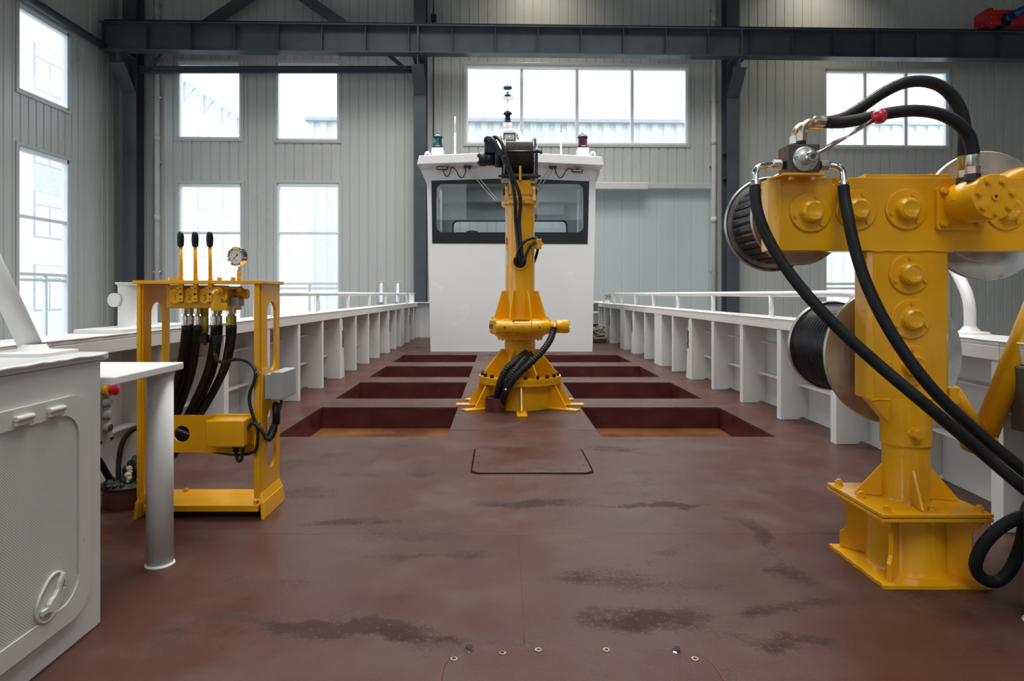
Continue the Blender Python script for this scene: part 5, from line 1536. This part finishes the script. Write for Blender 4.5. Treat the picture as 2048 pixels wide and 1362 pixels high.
yz(ho, rrect(0.86, 1.875, 0.085, 0.715, 0.085, 8), [rrect(0.915, 1.825, 0.14, 0.665, 0.075, 8)], -1.212, 0.014)
h_ = ho.build('hatch_frame', M['white_plastic'], lk, bevel=0.006)
m = MB(); yz(m, rrect(0.91, 1.83, 0.135, 0.67, 0.075, 8), [], -1.212, 0.010); m.build('hatch_panel', M['dimple'], h_, bevel=0.003)
for y in (1.605, 1.722):
    m = MB(); m.box(-1.20, -1.188, y - 0.028, y + 0.028, 0.672, 0.696); m.cyl((-1.192, y - 0.03, 0.690), (-1.192, y + 0.03, 0.690), 0.008, n=14); m.build('hinge', M['white_plastic'], h_, bevel=0.003)
# latch: teardrop dish with a lever
lc = Vector((-1.20, 1.712, 0.196))
tear = []
for k in range(24):
    a = 2 * PI * k / 24
    rr = 0.052 + 0.010 * math.cos(2 * (a - 0.9)) + 0.006 * math.cos(a + 2.2)
    tear.append((lc.y + rr * math.cos(a), lc.z + rr * math.sin(a)))
m = MB(); m.tube([(-1.199, p[0], p[1]) for p in tear + [tear[0]]], 0.004, n=10, sub=3); lo = m.build('latch_rim', M['white_plastic'], h_)
m = MB(); yz(m, [(lc.y + (p[0] - lc.y) * 0.96, lc.z + (p[1] - lc.z) * 0.96) for p in tear], [], -1.2035, 0.004); m.build('latch_dish', M['locker_white'], lo)
m = MB()
hd = [(1.690, 0.158), (1.704, 0.149), (1.718, 0.155), (1.727, 0.175), (1.734, 0.200), (1.748, 0.222), (1.752, 0.238), (1.744, 0.243), (1.730, 0.222), (1.724, 0.205), (1.712, 0.192), (1.700, 0.188), (1.690, 0.178)]
yz(m, hd, [], -1.200, 0.012); m.build('latch_lever', M['white_plastic'], lo, bevel=0.003)
m = MB(); yz(m, rect(1.668, 1.692, 0.158, 0.172), [], -1.200, 0.009); m.build('latch_keeper', M['white_plastic'], lo, bevel=0.002)

sf = thing('deck_table', 'small white steel shelf on a round post beside the white locker', 'table', (-1.24, 2.37, 0))
m = MB(); m.box(-1.80, -1.20, 1.985, 2.43, 0.715, 0.742); m.build('table_top', M['white'], sf, bevel=0.004)
m = MB(); m.cyl((-1.262, 2.375, 0.0), (-1.262, 2.375, 0.716), 0.046, n=36); m.build('leg', M['white'], sf)
m = MB(); m.lathe((-1.262, 2.375, 0.0), (0, 0, 1), [(0.052, 0), (0.050, 0.004), (0.046, 0.007)], n=36)
m.build('weld_bead', M['white'], sf)
br_ = thing('sloping_brace', 'sloping white pipe brace rising to the left from the locker top', 'pipe', (-1.38, 1.93, 0.82))
b0 = Vector((-1.385, 1.90, 0.822)); bd = Vector((-0.135, 0.0, 0.288))
m = MB(); m.cyl(b0 + Vector((0, 0, 0.005)), b0 + bd * 2.6, 0.030, n=28); m.build('pipe', M['white'], br_)
m = MB(); m.plate(rrect(b0.x - 0.085, b0.x + 0.10, 1.80, 1.965, 0.02), [], (0, 0, 0.822), (1, 0, 0), (0, 1, 0), 0.010); m.build('foot_plate', M['white'], br_, bevel=0.004)
m = MB(); m.lathe(b0 + Vector((0, 0, 0.008)), (0, 0, 1), [(0.046, 0), (0.040, 0.008), (0.031, 0.022)], n=24); m.build('weld_bead', M['white'], br_)

# ------------------------------------------------------------------ reel machine on the right
rx0, ry0 = 1.489, 2.35
rm = thing('reel_machine', 'large yellow hydraulic reel machine with cable drums on the right', 'winch', (rx0, ry0, 0))


def rad(r, a, z): return Vector((rx0 + r * math.cos(a), ry0 + r * math.sin(a), z))


def ribR(mb, a, prof, t):
    d = Vector((math.cos(a), math.sin(a), 0)); n = Vector((-math.sin(a), math.cos(a), 0))
    mb.plate(prof, [], Vector((rx0, ry0, 0)) + n * (t / 2), d, (0, 0, 1), t)


r = random.Random(21)
edge = []
for (x0, y0), (x1, y1) in zip([(1.30, 2.165), (1.672, 2.165), (1.672, 2.53), (1.30, 2.53)], [(1.672, 2.165), (1.672, 2.53), (1.30, 2.53), (1.30, 2.165)]):
    for k in range(14): edge.append((x0 + (x1 - x0) * k / 14 + r.uniform(-0.003, 0.003), y0 + (y1 - y0) * k / 14 + r.uniform(-0.003, 0.003)))
m = MB(); m.plate(edge, [], (0, 0, 0), (1, 0, 0), (0, 1, 0), 0.013); m.build('foot_plate', M['yellow'], rm, bevel=0.003)
m = MB(); m.lathe((rx0, ry0, 0), (0, 0, 1), [(0.135, 0.012), (0.128, 0.022), (0.126, 0.23)], n=48); m.build('pedestal', M['yellow'], rm)
for k in range(4):
    a = PI / 4 + k * PI / 2
    m = MB(); ribR(m, a, [(0.12, 0.013), (0.222, 0.013), (0.222, 0.075), (0.205, 0.088), (0.200, 0.10), (0.200, 0.175), (0.205, 0.188), (0.222, 0.198), (0.222, 0.228), (0.12, 0.228)], 0.014); m.build('pedestal_rib', M['yellow'], rm, bevel=0.002, fix=True)
m = MB(); m.box(1.294, 1.672, 2.165, 2.535, 0.226, 0.238); m.build('lower_flange', M['yellow'], rm, bevel=0.002)
m = MB(); m.box(1.294, 1.672, 2.165, 2.535, 0.241, 0.254); m.build('upper_flange', M['yellow'], rm, bevel=0.002)
for xb, yb in ((1.325, 2.195), (1.325, 2.35), (1.325, 2.505), (1.483, 2.195), (1.643, 2.195), (1.643, 2.35), (1.643, 2.505), (1.483, 2.505)):
    m = MB(); m.cyl((xb, yb, 0.254), (xb, yb, 0.257), 0.017, n=20); m.hexn((xb, yb, 0.257), (xb, yb, 0.269), 0.0145); m.cyl((xb, yb, 0.269), (xb, yb, 0.276), 0.008, n=12)
    m.hexn((xb, yb, 0.213), (xb, yb, 0.226), 0.0145); m.build('flange_bolt', M['yellow'], rm)
m = MB(); m.lathe((rx0, ry0, 0), (0, 0, 1), [(0.080, 0.254), (0.0765, 0.262), (0.0765, 0.47)], n=40); m.build('column', M['yellow'], rm)
for a in (165, 255, 345, 75):
    m = MB(); ribR(m, a * PI / 180, [(0.074, 0.255), (0.168, 0.255), (0.168, 0.262), (0.080, 0.372), (0.074, 0.372)], 0.010); m.build('column_gusset', M['yellow'], rm, bevel=0.002, fix=True)
m = MB(); m.lathe((rx0, ry0, 0), (0, 0, 1), [(0.076, 0.455), (0.083, 0.455), (0.083, 0.455), (0.083, 0.625)], n=40); m.build('sleeve', M['yellow'], rm)
m = MB(); p = px(1832, 868, 2.27); m.hexn((p.x, 2.275, p.z), (p.x, 2.248, p.z), 0.018); m.cyl((p.x, 2.29, p.z), (p.x, 2.268, p.z), 0.024, n=18); m.build('locking_screw', M['yellow'], rm)
for s in (-1, 1):
    m = MB(); m.plate([(rx0 + s * 0.075, 0.53), (rx0 + s * 0.15, 0.62), (rx0 + s * 0.075, 0.62)] if s > 0 else [(rx0 - 0.075, 0.53), (rx0 - 0.075, 0.62), (rx0 - 0.15, 0.62)], [], (0, 2.37, 0), (1, 0, 0), (0, 0, 1), 0.05); m.build('head_gusset', M['yellow'], rm, fix=True)
BY0, BY1 = 2.32, 2.415
ch = 0.018


def prism_box(x0, x1, z0, z1, name, c=ch):
    q = MB(); q.plate([(x0, BY0 + c), (x0 + c, BY0), (x1 - c, BY0), (x1, BY0 + c), (x1, BY1), (x0, BY1)], [], (0, 0, z0), (1, 0, 0), (0, 1, 0), z1 - z0)
    return q.build(name, M['yellow'], rm, bevel=0.004)


prism_box(1.337, 1.638, 0.618, 1.157, 'vertical_case')
cr_ = prism_box(0.985, 1.995, 1.156, 1.423, 'cross_case', 0.03)
m = MB(); m.box(1.33, 1.642, BY0 + 0.01, BY1 + 0.004, 1.421, 1.436); m.build('top_cover', M['yellow'], rm, bevel=0.003)
for x in (1.36, 1.60):
    m = MB(); m.hexn((x, 2.38, 1.436), (x, 2.38, 1.446), 0.011); m.build('cover_bolt', M['yellow'], rm)
m = MB(); r = random.Random(2)
m.tube([(1.337 + 0.0137 * k, BY0 - 0.001, 1.157 + r.uniform(-0.002, 0.002)) for k in range(23)], 0.005, n=6, spline=False)
m.tube([(1.345 + 0.0137 * k, BY0 + 0.002, 0.617 + r.uniform(-0.003, 0.002)) for k in range(22)], 0.006, n=6, spline=False)
m.build('weld_bead', M['yellow'], rm)
m = MB(); m.box(1.63, 1.665, BY0 - 0.003, BY1, 0.60, 0.66); m.build('case_foot', M['yellow'], rm, bevel=0.003)
# bearing covers
for u, v, sc in ((1620, 424, 1.0), (1712, 420, 1.0), (1811, 419, 1.0), (2010, 420, 1.0), (1817, 548, 0.98), (1821, 638, 0.98), (1823, 730, 0.98)):
    p = px(u, v, BY0)
    m = MB(); m.lathe((p.x, BY0 + 0.001, p.z), (0, -1, 0), [(0.074 * sc, 0), (0.074 * sc, 0.006), (0.071 * sc, 0.009), (0.044 * sc, 0.009), (0.041 * sc, 0.013), (0.0385 * sc, 0.03), (0.030 * sc, 0.036), (0.026, 0.034), (0, 0.034)], n=48)
    bo = m.build('bearing_cover', M['yellow'], rm)
    for k in range(3):
        a = (70, 195, 310)[k] * PI / 180 if v < 500 else (90, 205, 335)[k] * PI / 180
        q = Vector((p.x + 0.058 * math.cos(a), BY0 - 0.007, p.z + 0.058 * math.sin(a)))
        m = MB(); m.cyl(q, q + Vector((0, -0.007, 0)), 0.0065, n=12); m.build('cover_screw', M['yellow'], bo)
# hydraulic motor
mx0, mz0 = 1.667, 1.328
m = MB(); m.plate(rrect(mx0 - 0.092, mx0 + 0.08, mz0 - 0.098, mz0 + 0.06, 0.016), [], (0, BY0, 0), (1, 0, 0), (0, 0, 1), 0.014); m.build('motor_flange', M['yellow'], rm, bevel=0.003)
for a, b in ((-0.07, 0.042), (-0.07, -0.075), (0.055, -0.075)):
    m = MB(); q = Vector((mx0 + a, BY0 - 0.014, mz0 + b)); m.cyl(q, q + Vector((0, -0.010, 0)), 0.013, n=16); m.hexn(q + Vector((0, -0.008, 0)), q + Vector((0, -0.016, 0)), 0.011); m.build('motor_bolt', M['yellow'], rm)
m = MB(); m.lathe((mx0, BY0, mz0), (0, -1, 0), [(0.072, 0), (0.072, 0.05), (0.077, 0.056), (0.077, 0.056), (0.077, 0.160), (0.074, 0.165), (0.074, 0.165), (0, 0.165)], n=56); mo = m.build('hydraulic_motor', M['yellow'], rm)
yE = BY0 - 0.165
for k in range(7):
    a = PI / 2 + PI / 7 + k * 2 * PI / 7
    q = Vector((mx0 + 0.057 * math.cos(a), yE, mz0 + 0.057 * math.sin(a)))
    m = MB(); m.cyl(q, q + Vector((0, -0.004, 0)), 0.0115, n=18); m.hexn(q + Vector((0, -0.003, 0)), q + Vector((0, -0.011, 0)), 0.0095); m.build('end_bolt', M['yellow'], mo)
m = MB(); m.lathe((mx0, yE, mz0), (0, -1, 0), [(0.013, 0), (0.013, 0.006), (0.006, 0.006), (0.006, 0.006), (0.005, 0.002)], n=20); m.build('drain_boss', M['yellow'], mo)
m = MB(); m.cyl((mx0, yE, mz0), (mx0, yE - 0.0045, mz0), 0.0048, n=12); m.build('drain_hole', M['ink'], mo)  # shade of the drain hole, painted as a black disc
m = MB()
for k in range(3): m.tube([(mx0 - 0.0775 * math.cos(0.15 + 0.12 * k + 0.04 * 0), BY0 - 0.06 - 0.0 * k, mz0 + 0.0775 * math.sin(0.10 * k)), (mx0 - 0.0775 * math.cos(0.15 + 0.12 * k), BY0 - 0.085, mz0 + 0.0775 * math.sin(0.10 * k + 0.02))], 0.0016, n=6, spline=False)
m.build('stamped_mark', M['yellow_dim'], mo)
# drums behind the case
DR = []


def drum(cxd, czd, r_near, r_core, r_far, y_far, kind, near_y=2.455):
    m = MB(); m.cyl((cxd, BY1 - 0.01, czd), (cxd, y_far + 0.02, czd), 0.03, n=20); so = m.build('drum_shaft', M['steel'], rm)
    m = MB(); m.lathe((cxd, near_y, czd), (0, 1, 0), [(0.03, 0.006), (0.10, 0.002), (r_near * 0.72, 0.010), (r_near * 0.93, 0.0), (r_near, -0.004), (r_near + 0.003, 0.0), (r_near + 0.003, 0.008), (r_near, 0.012), (r_near * 0.93, 0.008), (0.03, 0.014)], n=72)
    m.build('near_disc', M['stainless'], so)
    m = MB(); m.lathe((cxd, y_far, czd), (0, 1, 0), [(0.03, 0.0), (r_far * 0.95, 0.0), (r_far, -0.008), (r_far + 0.004, -0.004), (r_far + 0.005, 0.006), (r_far, 0.014), (r_far * 0.95, 0.010), (0.03, 0.010)], n=72)
    m.build('far_disc', M['stainless'], so)
    m = MB()
    y0 = near_y + 0.014
    L = y_far - y0
    if kind == 'slat':
        n = 30
        pts = []
        for k in range(n):
            for da, q in ((-0.42, 1.0), (-0.2, 1.02), (0.2, 1.02), (0.42, 1.0), (0.47, 0.955), (0.53, 0.955)):
                a = 2 * PI * (k + da) / n
                pts.append((cxd + r_core * q * math.cos(a), czd + r_core * q * math.sin(a)))
        m.plate(pts, [], (0, y_far - 0.0, 0), (1, 0, 0), (0, 0, 1), L)
        m.build('slatted_drum', M['cable'], so, fix=True)
    else:
        pr = []
        nt = int(L / 0.024)
        for k in range(nt * 8 + 1):
            pr.append((r_core + 0.011 * abs(math.sin(PI * k / 8)) , L * k / (nt * 8)))
        m.lathe((cxd, y0, czd), (0, 1, 0), pr, n=64)
        m.build('wound_cable', M['cable'], so)


drum(1.147, 1.295, 0.182, 0.166, 0.196, 2.70, 'slat')
drum(1.507, 0.767, 0.262, 0.176, 0.198, 2.90, 'cable')
drum(1.864, 1.300, 0.245, 0.170, 0.196, 2.70, 'cable')
# directional valve on top of the cross case
m = MB(); m.plate([(1.00, 2.25), (1.145, 2.25), (1.145, 2.36), (1.00, 2.40), (0.985, 2.36)], [], (0, 0, 1.418), (1, 0, 0), (0, 1, 0), 0.009); vp = m.build('valve_plate', M['yellow'], rm, bevel=0.002)
for x in (1.035, 1.115):
    m = MB(); m.hexn((x, 2.275, 1.405), (x, 2.275, 1.419), 0.012); m.build('plate_bolt', M['yellow'], vp)
m = MB(); m.box(1.022, 1.135, 2.268, 2.352, 1.427, 1.532); vk = m.build('valve_body', M['cast'], rm, bevel=0.004)
vc = Vector((1.079, 2.268, 1.477))
m = MB(); m.lathe(vc, (0, -1, 0), [(0, 0), (0.044, 0), (0.044, 0), (0.044, 0.008), (0.041, 0.011), (0.034, 0.012), (0.024, 0.016), (0.022, 0.020), (0.022, 0.030), (0, 0.030)], n=40); m.build('valve_cap', M['alu'], vk)
for a in (55, 175, 300):
    q = vc + Vector((0.036 * math.cos(a * PI / 180), -0.010, 0.036 * math.sin(a * PI / 180)))
    m = MB(); m.lathe(q, (0, -1, 0), [(0.007, 0), (0.007, 0.006), (0.004, 0.006), (0.0035, 0.002)], n=16); m.build('cap_screw', M['chrome'], vk)
lvh = vc + Vector((0.006, -0.032, 0.001))
m = MB(); m.cyl(lvh + Vector((0, 0.010, 0)), lvh + Vector((0, -0.018, 0)), 0.020, n=28); m.lathe(lvh + Vector((0, -0.018, 0)), (0, -1, 0), [(0.020, 0), (0.018, 0.003), (0.011, 0.003), (0.011, 0.001), (0, 0.001)], n=24); vh = m.build('lever_hub', M['chrome'], vk)
m = MB(); m.cyl(lvh + Vector((0, -0.0195, 0)), lvh + Vector((0, -0.0215, 0)), 0.0085, n=16); m.build('hub_nut', M['cast'], vk)
ball = px(1759, 233, 2.20)
ld = (ball - (lvh + Vector((0, -0.006, 0)))).normalized()
m = MB(); m.cyl(lvh + Vector((0, -0.006, 0)) + ld * 0.016, ball, 0.0085, 0.0075, n=18); m.build('hand_lever', M['chrome'], rm)
m = MB(); m.sphere(ball, 0.0255, 28); m.build('lever_knob', M['red_knob'], rm)


def fitting(parent, p, d, nut='brass'):
    """black adapter, hexagon nut"""
    d = Vector(d).normalized()
    q = MB(); q.cyl(p, p + d * 0.020, 0.015, n=18); ao = q.build('adapter', M['winch_black'], parent)
    q = MB(); q.hexn(p + d * 0.014, p + d * 0.042, 0.0195); q.build('union_nut', M[nut], parent)
    return p + d * 0.040


# side outlets with bent pipes, ferrules and long hoses
for s in (-1, 1):
    p = Vector((1.022 if s < 0 else 1.135, 2.30, 1.463))
    e = fitting(vk, p, (s, 0, 0), 'alu')
    x1 = px(1510, 360, 2.29).x if s < 0 else px(1687, 365, 2.285).x
    dz = 0.0
    m = MB(); m.tube([e, e + Vector((s * 0.012, 0, 0)), Vector((x1 - s * 0.018, 2.292, 1.456)), Vector((x1 - s * 0.003, 2.290, 1.440)), Vector((x1, 2.288, 1.415)), Vector((x1, 2.287, 1.392))], 0.0115, n=16); m.build('bent_pipe', M['chrome'], vk)
    zt = 1.408 if s < 0 else 1.402
    m = MB(); m.lathe((x1, 2.287, zt), (0.02, -0.05, -1), [(0, 0), (0.014, 0), (0.018, 0.006), (0.0185, 0.03), (0.0195, 0.034), (0.0195, 0.055), (0, 0.055)], n=24); m.build('ferrule', M['steel'], vk)
    if s < 0: pts = [px(1510, 372, 2.285), px(1510.5, 395, 2.275), px(1517, 430, 2.26), px(1535, 475, 2.24), px(1565, 526, 2.21), px(1608, 583, 2.17), px(1672, 652, 2.12), px(1755, 728, 2.07), px(1850, 808, 2.01), px(1950, 893, 2.0), px(2050, 978, 2.03), px(2140, 1048, 2.05), px(2230, 1120, 2.06), (2.03, 2.10, 0.03), (2.07, 2.22, 0.02)]
    else: pts = [px(1687, 372, 2.28), px(1689, 396, 2.27), px(1696, 432, 2.245), px(1708, 490, 2.215), px(1730, 560, 2.18), px(1765, 635, 2.14), px(1810, 708, 2.10), px(1868, 782, 2.06), px(1945, 856, 2.05), px(2040, 935, 2.06), px(2140, 1015, 2.07), px(2225, 1090, 2.08), (2.04, 2.14, 0.08), (2.09, 2.26, 0.02)]
    hose('long_hose', rm, pts, 0.0195, n=18, sub=10)
# top outlets, two elbows one behind the other, arching hoses to the motor
tops = [(2.288, 'brass'), (2.333, 'steel')]
for k, (yy, mt) in enumerate(tops):
    xk = px(1603, 270, 2.288).x - (0.004 if k else 0)
    e = fitting(vk, Vector((xk, yy, 1.532)), (0, 0, 1), mt)
    zt = 1 - (243 - 588) * 2.29 / F
    m = MB(); m.tube([e, e + Vector((0, 0, 0.012)), Vector((xk + 0.006, yy, zt - 0.018)), Vector((xk + 0.022, yy, zt - 0.003)), Vector((xk + 0.045, yy, zt)), Vector((xk + 0.06, yy, zt))], 0.0105, n=16); m.build('elbow_pipe', M['brass'], vk)
    m = MB(); m.lathe((xk + 0.040, yy, zt), (1, 0, 0.0), [(0, 0), (0.014, 0), (0.0185, 0.005), (0.0185, 0.03), (0.0195, 0.034), (0.0195, 0.058), (0, 0.058)], n=24); m.build('ferrule', M['brass'], vk)
    if k == 0:
        pts = [px(1650, 244, 2.288), px(1664, 245, 2.286), px(1690, 244, 2.275), px(1730, 237, 2.255), px(1780, 226, 2.235), px(1830, 221.5, 2.22), px(1875, 227, 2.21), px(1912, 244, 2.20), px(1936, 270, 2.20), px(1944, 296, 2.20), px(1945, 310, 2.20)]
    else:
        pts = [px(1648, 244, 2.333), px(1664, 242, 2.33), px(1690, 234, 2.32), px(1725, 213, 2.31), px(1765, 186, 2.30), px(1805, 167, 2.29), px(1845, 162.5, 2.285), px(1880, 172, 2.28), px(1907, 196, 2.275), px(1924, 230, 2.27), px(1929, 265, 2.27), px(1928, 295, 2.27), px(1928, 312, 2.27)]
    hose('arching_hose', rm, pts, 0.0208, n=18, sub=10)
    path = catmull([Vector(q) for q in pts], 40)
    acc = [0.0]
    for i in range(1, len(path)): acc.append(acc[-1] + (path[i] - path[i - 1]).length)
    if k == 1: lettering('HYDRAULIC HOSE 2SN  HYDRAULIC HOSE 2SN', 0.03, 0.010, 0.0208, side=1.05).build('hose_lettering', M['white_ink'], rm)
    q = px(1945, 320, 2.20) if k == 0 else px(1928, 322, 2.27)
    zq = 1.447
    m = MB(); m.hexn((q.x, q.y, 1.388), (q.x, q.y, 1.412), 0.024); m.build('port_seal', M['winch_black'], rm)
    m = MB(); m.hexn((q.x, q.y, 1.406), (q.x, q.y, 1.437), 0.0225); no = m.build('port_nut', M['copper'] if k == 0 else M['brass'], rm)
    m = MB(); m.lathe((q.x, q.y, 1.434), (0, 0, 1), [(0, 0), (0.017, 0), (0.0205, 0.006), (0.0205, 0.05), (0.0195, 0.058), (0, 0.058)], n=24); m.build('ferrule', M['steel'] if k == 0 else M['yellow_dim'], no)
# inclined support pipe on the far side
st0, st1 = px(1966, 876, 2.62), px(2185, 340, 2.62)
m = MB(); m.cyl(st0, st1, 0.046, n=32); m.build('inclined_strut', M['yellow'], rm)
m = MB(); m.cyl(px(1906, 782, 2.46), px(1972, 882, 2.58), 0.026, n=20); m.build('short_strut', M['yellow'], rm)
m = MB(); m.cyl(px(1938, 886, 2.55), px(1985, 905, 2.60), 0.034, n=24); m.sphere(px(1938, 886, 2.55), 0.034, 18); m.sphere(px(1985, 905, 2.60), 0.034, 18); m.build('strut_knuckle', M['yellow_dim'], rm)
m = MB(); m.bar(px(1965, 868, 2.60), px(1985, 900, 2.60), 0.05, 0.06); m.build('knuckle_lug', M['yellow'], rm, bevel=0.006)
m = MB(); m.tube([px(2000, 368, 2.42), px(2025, 357, 2.45), px(2060, 345, 2.5), px(2110, 338, 2.57), px(2185, 345, 2.62)], 0.035, n=16); m.build('upper_bracket', M['yellow'], rm)

lh = thing('looped_hose', 'black hose looping down to the deck at the lower right edge', 'hose', (1.7, 2.15, 0))
hose('hose', lh, [(1.99, 2.36, 0.02), (1.96, 2.24, 0.09), (1.86, 2.10, 0.30), px(2055, 1030, 2.05), px(2005, 1052, 2.07), px(1968, 1088, 2.10), px(1951, 1128, 2.12), px(1963, 1155, 2.13), px(1992, 1163, 2.13), px(2020, 1140, 2.12), px(2042, 1090, 2.10), px(2060, 1010, 2.06), (1.80, 2.06, 0.42), (1.98, 2.20, 0.50), (2.13, 2.40, 0.44), (2.15, 2.50, 0.46)], 0.0195, n=18, sub=10)
eb_ = thing('brown_enclosure', 'brown-grey metal enclosure on the right bulwark at the picture edge', 'box', (2.03, 2.5, 0.48))
m = MB(); m.box(2.104, 2.20, 2.43, 2.60, 0.455, 0.708); m.build('enclosure_body', M['brown_box'], eb_, bevel=0.006)
m = MB(); m.box(2.074, 2.106, 2.425, 2.605, 0.450, 0.712); m.build('door', M['brown_box'], eb_, bevel=0.008)
m = MB(); m.tube([(2.074, 2.59, 0.60), (2.052, 2.60, 0.58), (2.052, 2.60, 0.53), (2.074, 2.59, 0.51)], 0.0025, n=8); m.build('wire_handle', M['steel'], eb_)

wp = thing('round_post', 'white round post cut by the right picture edge', 'post', (1.652, 1.945, 0))
m = MB(); m.cyl((1.652, 1.945, 0.0), (1.652, 1.945, 0.50), 0.046, n=36); m.build('pipe', M['white'], wp)
m = MB(); m.lathe((1.652, 1.945, 0.0), (0, 0, 1), [(0.052, 0), (0.050, 0.004), (0.046, 0.007)], n=36); m.lathe((1.652, 1.945, 0.50), (0, 0, 1), [(0.046, 0), (0.043, 0.004), (0, 0.005)], n=36); m.build('weld_bead', M['white'], wp)
